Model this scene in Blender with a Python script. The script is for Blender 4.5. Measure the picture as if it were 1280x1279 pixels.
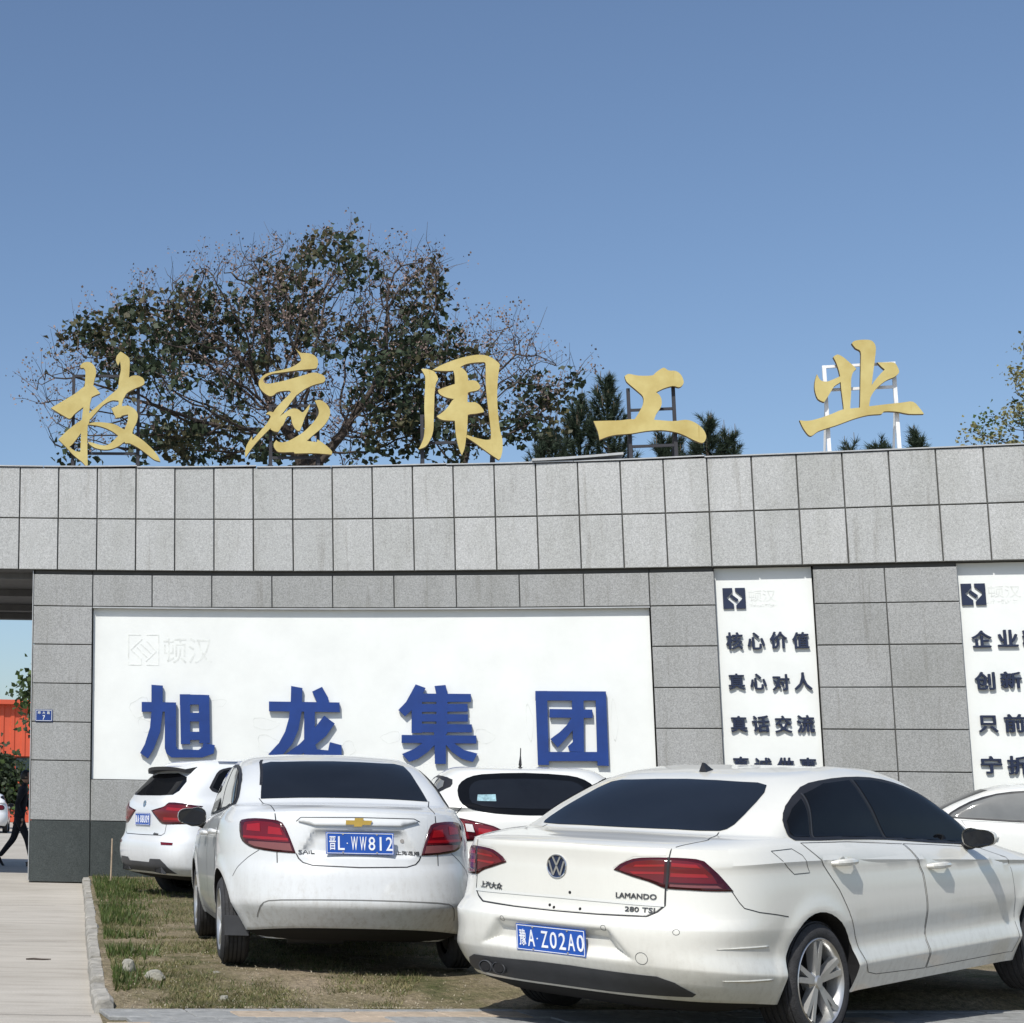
import bpy, bmesh, math, random
import numpy as np
from mathutils import Vector, Matrix, Euler
from mathutils.bvhtree import BVHTree
from mathutils.geometry import delaunay_2d_cdt

SC = bpy.context.scene
COL = SC.collection
for _o in list(bpy.data.objects):
    bpy.data.objects.remove(_o)
R = math.radians
rng = random.Random(7)
nrng = np.random.default_rng(11)

# ------------------------------------------------------------------ camera
cam_d = bpy.data.cameras.new('camera')
cam = bpy.data.objects.new('camera', cam_d)
COL.objects.link(cam)
cam_d.sensor_fit = 'HORIZONTAL'
cam_d.sensor_width = 36.0
cam_d.lens = 36.0 * 2099.0 / 1280.0
cam_d.shift_x = (640.0 - 33.0) / 1280.0      # the photograph is the right part of a wider frame
cam_d.shift_y = (640.0 - 639.5) / 1280.0
cam_d.clip_end = 4000.0
cam_d.clip_start = 0.1
_p, _r = R(9.76), R(1.04)
_right = Vector((1, 0, 0)); _fwd = Vector((0, math.cos(_p), math.sin(_p))); _up = Vector((0, -math.sin(_p), math.cos(_p)))
_r2 = _right * math.cos(_r) + _up * math.sin(_r)
_u2 = -_right * math.sin(_r) + _up * math.cos(_r)
_m = Matrix((_r2, _u2, -_fwd)).transposed().to_4x4()
_m.translation = Vector((0, 0, 1.19))
cam.matrix_world = _m
SC.camera = cam

# ------------------------------------------------------------------ sky, sun, exposure
SUN_AZ, SUN_EL = R(34.0), R(50.0)            # sun behind the camera, a little to the left
world = bpy.data.worlds.new('World'); SC.world = world; world.use_nodes = True
_nt = world.node_tree
_bg = _nt.nodes['Background']
_sky = _nt.nodes.new('ShaderNodeTexSky')
_sky.sky_type = 'NISHITA'; _sky.sun_disc = False
_sky.sun_elevation = SUN_EL; _sky.sun_rotation = R(180.0) + SUN_AZ
_sky.air_density = 1.0; _sky.dust_density = 1.4; _sky.ozone_density = 3.5; _sky.altitude = 100
_nt.links.new(_sky.outputs[0], _bg.inputs[0])
_bg.inputs[1].default_value = 0.118
sun_d = bpy.data.lights.new('sun', 'SUN'); sun_d.energy = 4.2; sun_d.angle = R(0.5); sun_d.color = (1.0, 0.965, 0.905)
sun = bpy.data.objects.new('sun', sun_d); COL.objects.link(sun)
_d = Vector((math.sin(SUN_AZ) * math.cos(SUN_EL), math.cos(SUN_AZ) * math.cos(SUN_EL), -math.sin(SUN_EL)))
sun.rotation_euler = _d.to_track_quat('-Z', 'Y').to_euler()
sun.location = (-10, -20, 40)
SC.view_settings.view_transform = 'Standard'; SC.view_settings.look = 'None'
SC.view_settings.gamma = 1.0; SC.view_settings.use_curve_mapping = False
SC.view_settings.exposure = 0.12

# ------------------------------------------------------------------ object helpers
def link(o, parent=None):
    COL.objects.link(o)
    if parent is not None:
        o.parent = parent
    return o

def tag(o, label=None, cat=None, group=None, kind=None):
    if label: o['label'] = label
    if cat: o['category'] = cat
    if group: o['group'] = group
    if kind: o['kind'] = kind
    return o

def thing(name, label, cat, loc=(0, 0, 0), rot=(0, 0, 0), group=None):
    o = bpy.data.objects.new(name, None)
    o.empty_display_size = 0.2
    o.location = loc; o.rotation_euler = rot
    link(o); tag(o, label, cat, group)
    return o

def mesh_obj(name, me, parent=None, loc=None, rot=None, scale=None):
    o = bpy.data.objects.new(name, me)
    if loc is not None: o.location = loc
    if rot is not None: o.rotation_euler = rot
    if scale is not None: o.scale = scale
    return link(o, parent)

class MB:
    """collects verts / faces, then becomes ONE mesh object"""
    def __init__(s): s.v = []; s.f = []; s.m = []
    def add(s, vs, fs, mi=0):
        b = len(s.v)
        s.v.extend([tuple(p) for p in vs]); s.f.extend([tuple(b + i for i in f) for f in fs]); s.m.extend([mi] * len(fs))
        return s
    def box(s, c, d, rz=0.0, mi=0, taper=1.0, rx=0.0):
        cx, cy, cz = c; hx, hy, hz = d[0] / 2, d[1] / 2, d[2] / 2
        m = Matrix.Translation(Vector(c)) @ Euler((rx, 0, rz)).to_matrix().to_4x4()
        vs = []
        for z in (-1, 1):
            k = taper if z > 0 else 1.0
            for x, y in ((-1, -1), (1, -1), (1, 1), (-1, 1)):
                vs.append(m @ Vector((x * hx * k, y * hy * k, z * hz)))
        return s.add(vs, [(3, 2, 1, 0), (4, 5, 6, 7), (0, 1, 5, 4), (1, 2, 6, 5), (2, 3, 7, 6), (3, 0, 4, 7)], mi)
    def tube(s, pts, radii, n=8, mi=0, caps=True):
        pts = [Vector(p) for p in pts]
        if not hasattr(radii, '__len__'): radii = [radii] * len(pts)
        rings = []
        for i, p in enumerate(pts):
            a = pts[max(i - 1, 0)]; b = pts[min(i + 1, len(pts) - 1)]
            t = (b - a).normalized() if (b - a).length > 1e-9 else Vector((0, 0, 1))
            u = t.cross(Vector((0, 0, 1)))
            if u.length < 1e-3: u = t.cross(Vector((0, 1, 0)))
            u.normalize(); w = u.cross(t)
            rings.append([p + (u * math.cos(k * 2 * math.pi / n) + w * math.sin(k * 2 * math.pi / n)) * radii[i] for k in range(n)])
        vs = [q for r in rings for q in r]; fs = []
        for i in range(len(rings) - 1):
            for k in range(n):
                fs.append((i * n + k, i * n + (k + 1) % n, (i + 1) * n + (k + 1) % n, (i + 1) * n + k))
        if caps:
            fs.append(tuple(range(n))[::-1]); fs.append(tuple((len(rings) - 1) * n + k for k in range(n)))
        return s.add(vs, fs, mi)
    def lathe(s, prof, n=40, mi=0, axis='x'):
        """profile of (axial, radius) revolved round the axis"""
        vs = []
        for a, r in prof:
            for k in range(n):
                t = 2 * math.pi * k / n
                vs.append((a, r * math.cos(t), r * math.sin(t)) if axis == 'x' else (r * math.cos(t), r * math.sin(t), a))
        fs = []
        for i in range(len(prof) - 1):
            for k in range(n):
                fs.append((i * n + k, i * n + (k + 1) % n, (i + 1) * n + (k + 1) % n, (i + 1) * n + k))
        return s.add(vs, fs, mi)
    def mesh(s, name, mats, smooth=False, angle=35):
        me = bpy.data.meshes.new(name)
        me.from_pydata(s.v, [], s.f)
        if not isinstance(mats, (list, tuple)): mats = [mats]
        for m in mats: me.materials.append(m)
        if len(mats) > 1:
            me.polygons.foreach_set('material_index', s.m)
        bm = bmesh.new(); bm.from_mesh(me); bmesh.ops.recalc_face_normals(bm, faces=bm.faces); bm.to_mesh(me); bm.free()
        if smooth:
            me.polygons.foreach_set('use_smooth', [True] * len(me.polygons))
            me.set_sharp_from_angle(angle=R(angle))
        me.update()
        return me
    def obj(s, name, mats, parent=None, smooth=False, angle=35, **k):
        return mesh_obj(name, s.mesh(name, mats, smooth, angle), parent, **k)

def raw_mesh(name, v, tri, mats, mi=None, smooth=False):
    """fast mesh from numpy arrays of triangles / quads"""
    me = bpy.data.meshes.new(name)
    v = np.asarray(v, dtype=np.float32); tri = np.asarray(tri, dtype=np.int32)
    k = tri.shape[1]; n = len(tri)
    me.vertices.add(len(v)); me.vertices.foreach_set('co', v.ravel())
    me.loops.add(n * k); me.loops.foreach_set('vertex_index', tri.ravel())
    me.polygons.add(n); me.polygons.foreach_set('loop_start', np.arange(0, n * k, k, dtype=np.int32))
    me.polygons.foreach_set('loop_total', np.full(n, k, dtype=np.int32))
    if not isinstance(mats, (list, tuple)): mats = [mats]
    for m in mats: me.materials.append(m)
    if mi is not None: me.polygons.foreach_set('material_index', np.asarray(mi, dtype=np.int32))
    if smooth: me.polygons.foreach_set('use_smooth', [True] * n)
    me.update(calc_edges=True); me.validate()
    return me

# ------------------------------------------------------------------ materials
def new_mat(name):
    m = bpy.data.materials.new(name); m.use_nodes = True
    nt = m.node_tree; b = nt.nodes['Principled BSDF']
    return m, nt, b

def setp(b, **k):
    for n, v in k.items():
        n = n.replace('_', ' ')
        if n in b.inputs: b.inputs[n].default_value = v

def pos_node(nt, space='world'):
    if space == 'world':
        g = nt.nodes.new('ShaderNodeNewGeometry'); return g.outputs['Position']
    t = nt.nodes.new('ShaderNodeTexCoord'); return t.outputs['Object']

def noise(nt, vec, scale, detail=4.0, rough=0.6, stretch=None):
    if stretch:
        mp = nt.nodes.new('ShaderNodeMapping'); mp.inputs['Scale'].default_value = stretch
        nt.links.new(vec, mp.inputs['Vector']); vec = mp.outputs[0]
    n = nt.nodes.new('ShaderNodeTexNoise')
    n.inputs['Scale'].default_value = scale; n.inputs['Detail'].default_value = detail; n.inputs['Roughness'].default_value = rough
    nt.links.new(vec, n.inputs['Vector'])
    return n.outputs['Fac']

def ramp(nt, fac, stops):
    r = nt.nodes.new('ShaderNodeValToRGB'); el = r.color_ramp.elements
    while len(el) < len(stops): el.new(0.5)
    for e, (p, c) in zip(el, stops):
        e.position = p; e.color = (c[0], c[1], c[2], 1.0) if hasattr(c, '__len__') else (c, c, c, 1.0)
    nt.links.new(fac, r.inputs[0])
    return r.outputs[0]

def mixc(nt, fac, a, b, mode='MIX'):
    m = nt.nodes.new('ShaderNodeMix'); m.data_type = 'RGBA'; m.blend_type = mode
    for sock, v in ((m.inputs[0], fac), (m.inputs[6], a), (m.inputs[7], b)):
        if hasattr(v, 'is_linked') or hasattr(v, 'links'): nt.links.new(v, sock)
        elif hasattr(v, '__len__'): sock.default_value = (*v[:3], 1.0)
        else: sock.default_value = v
    return m.outputs[2]

def bump(nt, b, h, strength=0.3, dist=0.01):
    n = nt.nodes.new('ShaderNodeBump'); n.inputs['Strength'].default_value = strength; n.inputs['Distance'].default_value = dist
    nt.links.new(h, n.inputs['Height']); nt.links.new(n.outputs[0], b.inputs['Normal'])

def plain(name, col, rough=0.5, metal=0.0, var=0.12, scale=6.0, spec=0.5, coat=0.0, bumpy=0.0, space='object'):
    m, nt, b = new_mat(name)
    setp(b, Roughness=rough, Metallic=metal, Specular_IOR_Level=spec, Coat_Weight=coat, Coat_Roughness=0.05)
    v = pos_node(nt, space)
    f = noise(nt, v, scale, 5.0, 0.65)
    lo = tuple(max(0.0, c * (1 - var)) for c in col); hi = tuple(min(1.0, c * (1 + var)) for c in col)
    nt.links.new(ramp(nt, f, [(0.3, lo), (0.7, hi)]), b.inputs['Base Color'])
    if bumpy: bump(nt, b, noise(nt, v, scale * 6, 3.0), bumpy, 0.01)
    return m

def granite(name, base, spread, rough=0.75):
    m, nt, b = new_mat(name); setp(b, Roughness=rough, Specular_IOR_Level=0.3)
    v = pos_node(nt, 'world')
    fine = noise(nt, v, 120.0, 2.0, 0.8)
    mid = noise(nt, v, 46.0, 2.0, 0.7)
    c = ramp(nt, fine, [(0.34, base * (1 - spread)), (0.5, base), (0.66, base * (1 + spread))])
    c2 = ramp(nt, mid, [(0.36, base * (1 - spread * 0.8)), (0.64, base * (1 + spread * 0.7))])
    c = mixc(nt, 0.45, c, c2)
    info = nt.nodes.new('ShaderNodeObjectInfo')
    tone = ramp(nt, info.outputs['Random'], [(0.0, (0.90, 0.918, 0.90)), (0.5, (0.965, 0.982, 0.965)), (1.0, (1.03, 1.045, 1.03))])
    c = mixc(nt, 1.0, c, tone, 'MULTIPLY')
    st = noise(nt, v, 1.6, 5.0, 0.7, (1.0, 1.0, 0.35))
    c = mixc(nt, 1.0, c, ramp(nt, st, [(0.32, (0.86, 0.86, 0.84)), (0.55, (1.0, 1.0, 1.0))]), 'MULTIPLY')
    drip = noise(nt, v, 9.0, 3.0, 0.6, (1.0, 1.0, 0.06))
    c = mixc(nt, 1.0, c, ramp(nt, drip, [(0.28, (0.82, 0.81, 0.79)), (0.42, (1.0, 1.0, 1.0))]), 'MULTIPLY')
    nt.links.new(c, b.inputs['Base Color'])
    bump(nt, b, fine, 0.35, 0.004)
    return m

M = {}
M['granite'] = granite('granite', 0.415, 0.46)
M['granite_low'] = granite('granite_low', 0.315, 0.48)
M['joint'] = plain('joint', (0.075, 0.075, 0.07), 0.9)
M['white_wall'] = plain('white_wall', (0.72, 0.74, 0.715), 0.7, var=0.05, scale=1.3, space='world', bumpy=0.08)
M['blue'] = plain('blue', (0.004, 0.034, 0.185), 0.5, var=0.14, scale=3)
M['navy'] = plain('navy', (0.007, 0.015, 0.045), 0.5, var=0.2, scale=5)
M['ghost'] = plain('ghost', (0.645, 0.665, 0.635), 0.8, var=0.2, scale=8)
M['dark_stone'] = None
M['dark_steel'] = plain('dark_steel', (0.028, 0.028, 0.034), 0.6, metal=0.2)
M['white_steel'] = plain('white_steel', (0.72, 0.73, 0.73), 0.5)
M['coping'] = plain('coping', (0.42, 0.43, 0.43), 0.5, metal=0.3)
M['soffit'] = plain('soffit', (0.10, 0.10, 0.10), 0.8)

def gold_mat():
    m, nt, b = new_mat('gold_face'); setp(b, Roughness=0.32, Metallic=0.75, Specular_IOR_Level=0.5)
    v = pos_node(nt, 'world')
    n1 = noise(nt, v, 2.2, 4.0, 0.6); n2 = noise(nt, v, 14.0, 3.0, 0.6, (1, 1, 0.08))
    c = ramp(nt, n1, [(0.3, (0.64, 0.46, 0.15)), (0.7, (0.82, 0.64, 0.25))])
    c = mixc(nt, 1.0, c, ramp(nt, n2, [(0.22, (0.86, 0.80, 0.7)), (0.32, (1, 1, 1))]), 'MULTIPLY')
    nt.links.new(c, b.inputs['Base Color']); return m
M['gold'] = gold_mat()
M['gold_side'] = plain('gold_side', (0.16, 0.10, 0.03), 0.55, metal=0.3)

def dark_stone():
    m, nt, b = new_mat('dark_stone'); setp(b, Roughness=0.28, Specular_IOR_Level=0.5)
    v = pos_node(nt, 'world')
    f = noise(nt, v, 60.0, 3.0, 0.8); g = noise(nt, v, 1.5, 5.0, 0.7)
    c = ramp(nt, f, [(0.35, (0.026, 0.032, 0.032)), (0.65, (0.066, 0.077, 0.075))])
    c = mixc(nt, 1.0, c, ramp(nt, g, [(0.3, 0.75), (0.7, 1.15)]), 'MULTIPLY')
    nt.links.new(c, b.inputs['Base Color']); return m
M['dark_stone'] = dark_stone()

def concrete_mat():
    m, nt, b = new_mat('concrete_road'); setp(b, Roughness=0.85, Specular_IOR_Level=0.25)
    v = pos_node(nt, 'world')
    n1 = noise(nt, v, 0.35, 5.0, 0.6); n2 = noise(nt, v, 90.0, 2.0, 0.7)
    n3 = noise(nt, v, 2.6, 5.0, 0.75, (0.35, 2.2, 1.0))
    c = ramp(nt, n1, [(0.3, (0.385, 0.355, 0.305)), (0.7, (0.48, 0.447, 0.392))])
    c = mixc(nt, 1.0, c, ramp(nt, n3, [(0.30, (0.74, 0.73, 0.71)), (0.55, (1.0, 1.0, 1.0))]), 'MULTIPLY')
    c = mixc(nt, 1.0, c, ramp(nt, n2, [(0.3, 0.86), (0.7, 1.08)]), 'MULTIPLY')
    nt.links.new(c, b.inputs['Base Color']); bump(nt, b, n2, 0.3, 0.004); return m
M['concrete'] = concrete_mat()

def soil_mat():
    m, nt, b = new_mat('soil'); setp(b, Roughness=0.95, Specular_IOR_Level=0.1)
    v = pos_node(nt, 'world')
    n1 = noise(nt, v, 1.3, 6.0, 0.7); n2 = noise(nt, v, 26.0, 4.0, 0.75); n3 = noise(nt, v, 140.0, 2.0, 0.8)
    c = ramp(nt, n1, [(0.34, (0.085, 0.092, 0.040)), (0.46, (0.190, 0.162, 0.096)), (0.64, (0.295, 0.240, 0.168))])
    c = mixc(nt, 1.0, c, ramp(nt, n2, [(0.30, 0.55), (0.68, 1.35)]), 'MULTIPLY')
    c = mixc(nt, 1.0, c, ramp(nt, n3, [(0.30, 0.6), (0.60, 1.05), (0.74, 1.9)]), 'MULTIPLY')
    nt.links.new(c, b.inputs['Base Color'])
    bump(nt, b, n2, 0.9, 0.03); return m
M['soil'] = soil_mat()
M['kerb'] = plain('kerb', (0.30, 0.285, 0.25), 0.9, var=0.35, scale=9, bumpy=0.5, space='world')
M['paver_grey'] = plain('paver_grey', (0.24, 0.243, 0.235), 0.9, var=0.25, scale=14, bumpy=0.3, space='world')
M['paver_tan'] = plain('paver_tan', (0.36, 0.29, 0.215), 0.9, var=0.25, scale=14, bumpy=0.3, space='world')
M['rock'] = plain('rock', (0.27, 0.26, 0.215), 0.9, var=0.45, scale=12, bumpy=0.6)
M['wood'] = plain('wood', (0.36, 0.28, 0.2), 0.8, var=0.3, scale=20)
M['red_sheet'] = plain('red_sheet', (0.50, 0.075, 0.03), 0.6, var=0.1, scale=0.6, space='world')
M['far_glass'] = plain('far_glass', (0.03, 0.045, 0.05), 0.15)

def leaf(name, col, var=0.4, trans=0.25):
    m, nt, b = new_mat(name); setp(b, Roughness=0.55, Specular_IOR_Level=0.35)
    v = pos_node(nt, 'world')
    n = noise(nt, v, 5.0, 3.0, 0.7)
    lo = tuple(c * (1 - var) for c in col); hi = tuple(c * (1 + var) for c in col)
    c = ramp(nt, n, [(0.3, lo), (0.7, hi)])
    nt.links.new(c, b.inputs['Base Color'])
    if trans:
        tr = nt.nodes.new('ShaderNodeBsdfTranslucent'); nt.links.new(c, tr.inputs['Color'])
        mx = nt.nodes.new('ShaderNodeMixShader'); mx.inputs[0].default_value = trans
        out = nt.nodes['Material Output']
        nt.links.new(b.outputs[0], mx.inputs[1]); nt.links.new(tr.outputs[0], mx.inputs[2]); nt.links.new(mx.outputs[0], out.inputs['Surface'])
    return m
M['bark'] = plain('bark', (0.055, 0.043, 0.035), 0.9, var=0.45, scale=7, bumpy=0.6, space='world')
M['twig'] = plain('twig', (0.085, 0.064, 0.055), 0.9, var=0.4, scale=4, space='world')
M['pod'] = plain('pod', (0.20, 0.145, 0.125), 0.8, var=0.5, scale=4, space='world')
M['leaf_dark'] = leaf('leaf_dark', (0.040, 0.058, 0.030), 0.5)
M['leaf_olive'] = leaf('leaf_olive', (0.085, 0.080, 0.038), 0.5)
M['leaf_mid'] = leaf('leaf_mid', (0.060, 0.095, 0.028), 0.5)
M['leaf_pale'] = leaf('leaf_pale', (0.21, 0.20, 0.085), 0.45)
M['needle'] = leaf('needle', (0.032, 0.050, 0.030), 0.5, 0.1)
M['candle'] = plain('candle', (0.15, 0.115, 0.075), 0.8)
M['grass'] = leaf('grass', (0.072, 0.104, 0.026), 0.45, 0.3)
M['grass_dry'] = leaf('grass_dry', (0.190, 0.168, 0.080), 0.5, 0.2)
M['straw'] = leaf('straw', (0.24, 0.21, 0.15), 0.5, 0.0)

# ------------------------------------------------------------------ the curved gate wall: a curve in plan, s = metres along it
CURVE_S = np.arange(-14.0, 24.001, 0.05)
def _head(s):
    t = np.clip((s / 0.6) / 22.0 * 2 - 1, -1.0, 1.0)
    return 0.2024 + 0.1787 * t - 0.0323 * t * t - 0.0377 * t ** 3
CURVE_H = _head(CURVE_S)
_i0 = int(np.argmin(abs(CURVE_S)))
CURVE_X = np.cumsum(np.cos(CURVE_H) * 0.05); CURVE_Y = np.cumsum(-np.sin(CURVE_H) * 0.05)
CURVE_X += -0.1051 - CURVE_X[_i0]; CURVE_Y += 25.6603 - CURVE_Y[_i0]

def wpt(s, off=0.0):
    """plan point on the wall line, off metres behind its front face; returns x, y, heading"""
    x = float(np.interp(s, CURVE_S, CURVE_X)); y = float(np.interp(s, CURVE_S, CURVE_Y)); h = float(np.interp(s, CURVE_S, CURVE_H))
    return x + math.sin(h) * off, y + math.cos(h) * off, h

def wframe(s, z, off):
    x, y, h = wpt(s, off)
    return (x, y, z), (0, 0, -h)

Z_TOP, Z_MID, Z_BAND = 6.314, 5.508, 4.701
SOUTH = 'gate wall'
wall = thing('gate_wall', 'long curved grey granite gate wall with a tall parapet band of square tiles', 'wall', (0, 0, 0))

def strip(mb, s0, s1, z0, z1, off0, off1, step=0.4):
    """solid strip following the curve"""
    n = max(1, int(round((s1 - s0) / step)))
    vs = []
    for i in range(n + 1):
        s = s0 + (s1 - s0) * i / n
        x0, y0, _ = wpt(s, off0); x1, y1, _ = wpt(s, off1)
        vs += [(x0, y0, z0), (x0, y0, z1), (x1, y1, z1), (x1, y1, z0)]
    fs = []
    for i in range(n):
        a = i * 4; b = a + 4
        for k in range(4):
            fs.append((a + k, a + (k + 1) % 4, b + (k + 1) % 4, b + k))
    fs.append((0, 1, 2, 3)); fs.append((n * 4 + 3, n * 4 + 2, n * 4 + 1, n * 4))
    mb.add(vs, fs)

S_L, S_R = -9.6, 18.6
mb = MB(); strip(mb, S_L, S_R, Z_BAND + 0.004, Z_TOP - 0.004, 0.032, 0.9); mb.obj('parapet_core', M['joint'], wall)
mb = MB(); strip(mb, 0.26, S_R, 0.02, Z_BAND + 0.002, 0.24, 0.62); mb.obj('wall_core', M['joint'], wall)
for s0, s1 in ((0.26, 1.13), (9.35, 10.21), (11.55, 13.36), (14.72, S_R - .02)):
    mb = MB(); strip(mb, s0, s1, 0.02, Z_BAND, 0.082, 0.238); mb.obj('pier_core', M['joint'], wall)
mb = MB(); strip(mb, 1.14, 9.34, 4.165, Z_BAND, 0.082, 0.238); mb.obj('frieze_core', M['joint'], wall)
mb = MB(); strip(mb, 1.14, 9.34, 0.02, 1.52, 0.082, 0.238); mb.obj('plinth_core', M['joint'], wall)

_tile_cache = {}
def tile_mesh(w, h, mat, t=0.03, ch=0.006):
    key = (round(w, 3), round(h, 3), mat.name)
    if key in _tile_cache: return _tile_cache[key]
    a, b = w / 2, h / 2
    vs = [(-a + ch, 0, -b + ch), (a - ch, 0, -b + ch), (a - ch, 0, b - ch), (-a + ch, 0, b - ch),
          (-a, ch, -b), (a, ch, -b), (a, ch, b), (-a, ch, b), (-a, t, -b), (a, t, -b), (a, t, b), (-a, t, b)]
    fs = [(0, 1, 2, 3)]
    for k in range(4):
        j = (k + 1) % 4
        fs.append((k, 4 + k, 4 + j, j)); fs.append((4 + k, 8 + k, 8 + j, 4 + j))
    fs.append((8, 11, 10, 9))
    me = MB().add(vs, fs).mesh('granite_tile', mat)
    _tile_cache[key] = me
    return me

def tile(s0, s1, z0, z1, off, mat, gap=0.014, name='granite_tile'):
    me = tile_mesh(s1 - s0 - gap, z1 - z0 - gap, mat)
    loc, rot = wframe((s0 + s1) / 2, (z0 + z1) / 2, off + rng.uniform(-0.0035, 0.0035))
    # chord of the curve sits slightly behind the arc: harmless
    return mesh_obj(name, me, wall, loc, (rng.uniform(-0.004, 0.004), rng.uniform(-0.003, 0.003), rot[2] + rng.uniform(-0.004, 0.004)))

k0, k1 = int(math.floor(S_L / 0.6)), int(math.ceil(S_R / 0.6))
for k in range(k0, k1):
    tile(k * 0.6, (k + 1) * 0.6, Z_MID, Z_TOP, 0.0, M['granite'], 0.019)
    tile(k * 0.6, (k + 1) * 0.6, Z_BAND, Z_MID, 0.0, M['granite'], 0.019)
ROWS = [0.907, 1.80, 2.38, 2.965, 3.56, 4.150, 4.645]
def pier(s_edges, rows=ROWS):
    for a, b in zip(s_edges[:-1], s_edges[1:]):
        for z0, z1 in zip(rows[:-1], rows[1:]):
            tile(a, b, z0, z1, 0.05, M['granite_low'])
        tile(a, b, 0.0, 0.907, 0.035, M['dark_stone'], 0.008, 'dark_stone_slab')
pier([0.237, 1.147]); pier([9.336, 10.227]); pier([11.53, 12.455, 13.374]); pier([14.70, 15.62, 16.54, 17.46, 18.38])
for i in range(9):
    a = 1.147 + i * 0.9099; b = a + 0.9099
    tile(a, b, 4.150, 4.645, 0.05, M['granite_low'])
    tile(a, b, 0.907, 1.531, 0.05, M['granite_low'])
    tile(a, b, 0.0, 0.907, 0.035, M['dark_stone'], 0.008, 'dark_stone_slab')
for s0, s1 in ((10.227, 11.53), (13.374, 14.70)):
    n = 2; d = (s1 - s0) / n
    for i in range(n):
        tile(s0 + i * d, s0 + (i + 1) * d, 0.0, 0.907, 0.035, M['dark_stone'], 0.008, 'dark_stone_slab')
# thin metal bead under the frieze, the lit reveal on the left pier
mb = MB(); strip(mb, 1.15, 9.33, 4.128, 4.146, 0.052, 0.13); mb.obj('bead', M['coping'], wall)
mb = MB(); strip(mb, 0.222, 0.234, 0.02, 4.69, 0.046, 0.60); mb.obj('corner_strip', M['coping'], wall)
# coping sheets along the top, some lifted
s = S_L; i = 0
while s < S_R - 0.3:
    ln = rng.uniform(1.1, 1.9)
    e = min(s + ln, S_R)
    lift = 0.0
    if s < 8.9 < e or (rng.random() < 0.25): lift = rng.uniform(0.01, 0.03)
    mb = MB(); n = 5; vs = []
    for q in range(n + 1):
        ss = s + (e - s) * q / n; u = lift * (q / n) ** 2
        for o, z in ((-0.022, Z_TOP + 0.004 + u), (-0.022, Z_TOP + 0.022 + u), (0.9, Z_TOP + 0.03 + u), (0.9, Z_TOP + 0.01 + u)):
            x, y, h = wpt(ss, o); vs.append((x, y, z))
    fs = []
    for q in range(n):
        for c in range(4): fs.append((q * 4 + c, q * 4 + (c + 1) % 4, q * 4 + 4 + (c + 1) % 4, q * 4 + 4 + c))
    fs += [(0, 1, 2, 3), (n * 4 + 3, n * 4 + 2, n * 4 + 1, n * 4)]
    mb.add(vs, fs); mb.obj('coping_sheet', M['coping'], wall)
    s = e + rng.uniform(-0.002, 0.012); i += 1
# one sheet bent up clear of the stone
mb = MB(); vs = []
for q in range(6):
    ss = 7.75 + q * 0.26; u = 0.028 + 0.055 * (q / 5) ** 1.5
    for o, z in ((-0.05, Z_TOP + u), (-0.05, Z_TOP + u + 0.035), (0.45, Z_TOP + u + 0.045), (0.45, Z_TOP + u + 0.01)):
        x, y, h = wpt(ss, o); vs.append((x, y, z))
fs = []
for q in range(5):
    for c in range(4): fs.append((q * 4 + c, q * 4 + (c + 1) % 4, q * 4 + 4 + (c + 1) % 4, q * 4 + 4 + c))
fs += [(0, 1, 2, 3), (23, 22, 21, 20)]
mb.add(vs, fs); mb.obj('bent_coping_sheet', M['coping'], wall)
# roof slab over the gateway on the left, with its dark soffit and beams
mb = MB(); strip(mb, S_L, 0.235, Z_BAND + 0.02, Z_BAND + 0.3, 0.9, 6.6); mb.obj('gate_roof', M['soffit'], wall)
for o in (0.34, 2.6, 4.8, 6.2):
    mb = MB(); strip(mb, S_L, 0.23, Z_BAND - 0.10, Z_BAND + 0.015, o, o + 0.22); mb.obj('roof_beam', M['soffit'], wall)
mb = MB(); strip(mb, S_L, 0.235, Z_BAND - 0.004, Z_BAND + 0.003, 0.03, 0.9); mb.obj('soffit_panel', M['soffit'], wall)

# ------------------------------------------------------------------ white boards set in the wall
def board(name, label, s0, s1, z0, z1, off):
    t = thing(name, label, 'board', wframe((s0 + s1) / 2, z0, off)[0], (0, 0, -wpt((s0 + s1) / 2)[2]))
    inv = t.matrix_basis.inverted() if False else (Matrix.Translation(t.location) @ t.rotation_euler.to_matrix().to_4x4()).inverted()
    mb = MB(); strip(mb, s0, s1, z0, z1, off, off + 0.06, 0.3)
    mb.v = [tuple(inv @ Vector(p)) for p in mb.v]
    mb.obj('panel', M['white_wall'], t)
    return t
big = board('sign_panel', 'wide white sign panel recessed in the wall behind the big blue characters', 1.16, 9.325, 1.536, 4.148, 0.14)
ban1 = board('slogan_board', 'narrow white board with four rows of navy characters between two granite piers', 10.235, 11.525, 0.91, 4.695, 0.155)
ban2 = board('slogan_board', 'white slogan board cut off by the right edge of the view', 13.382, 14.69, 0.91, 4.695, 0.155)

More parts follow.
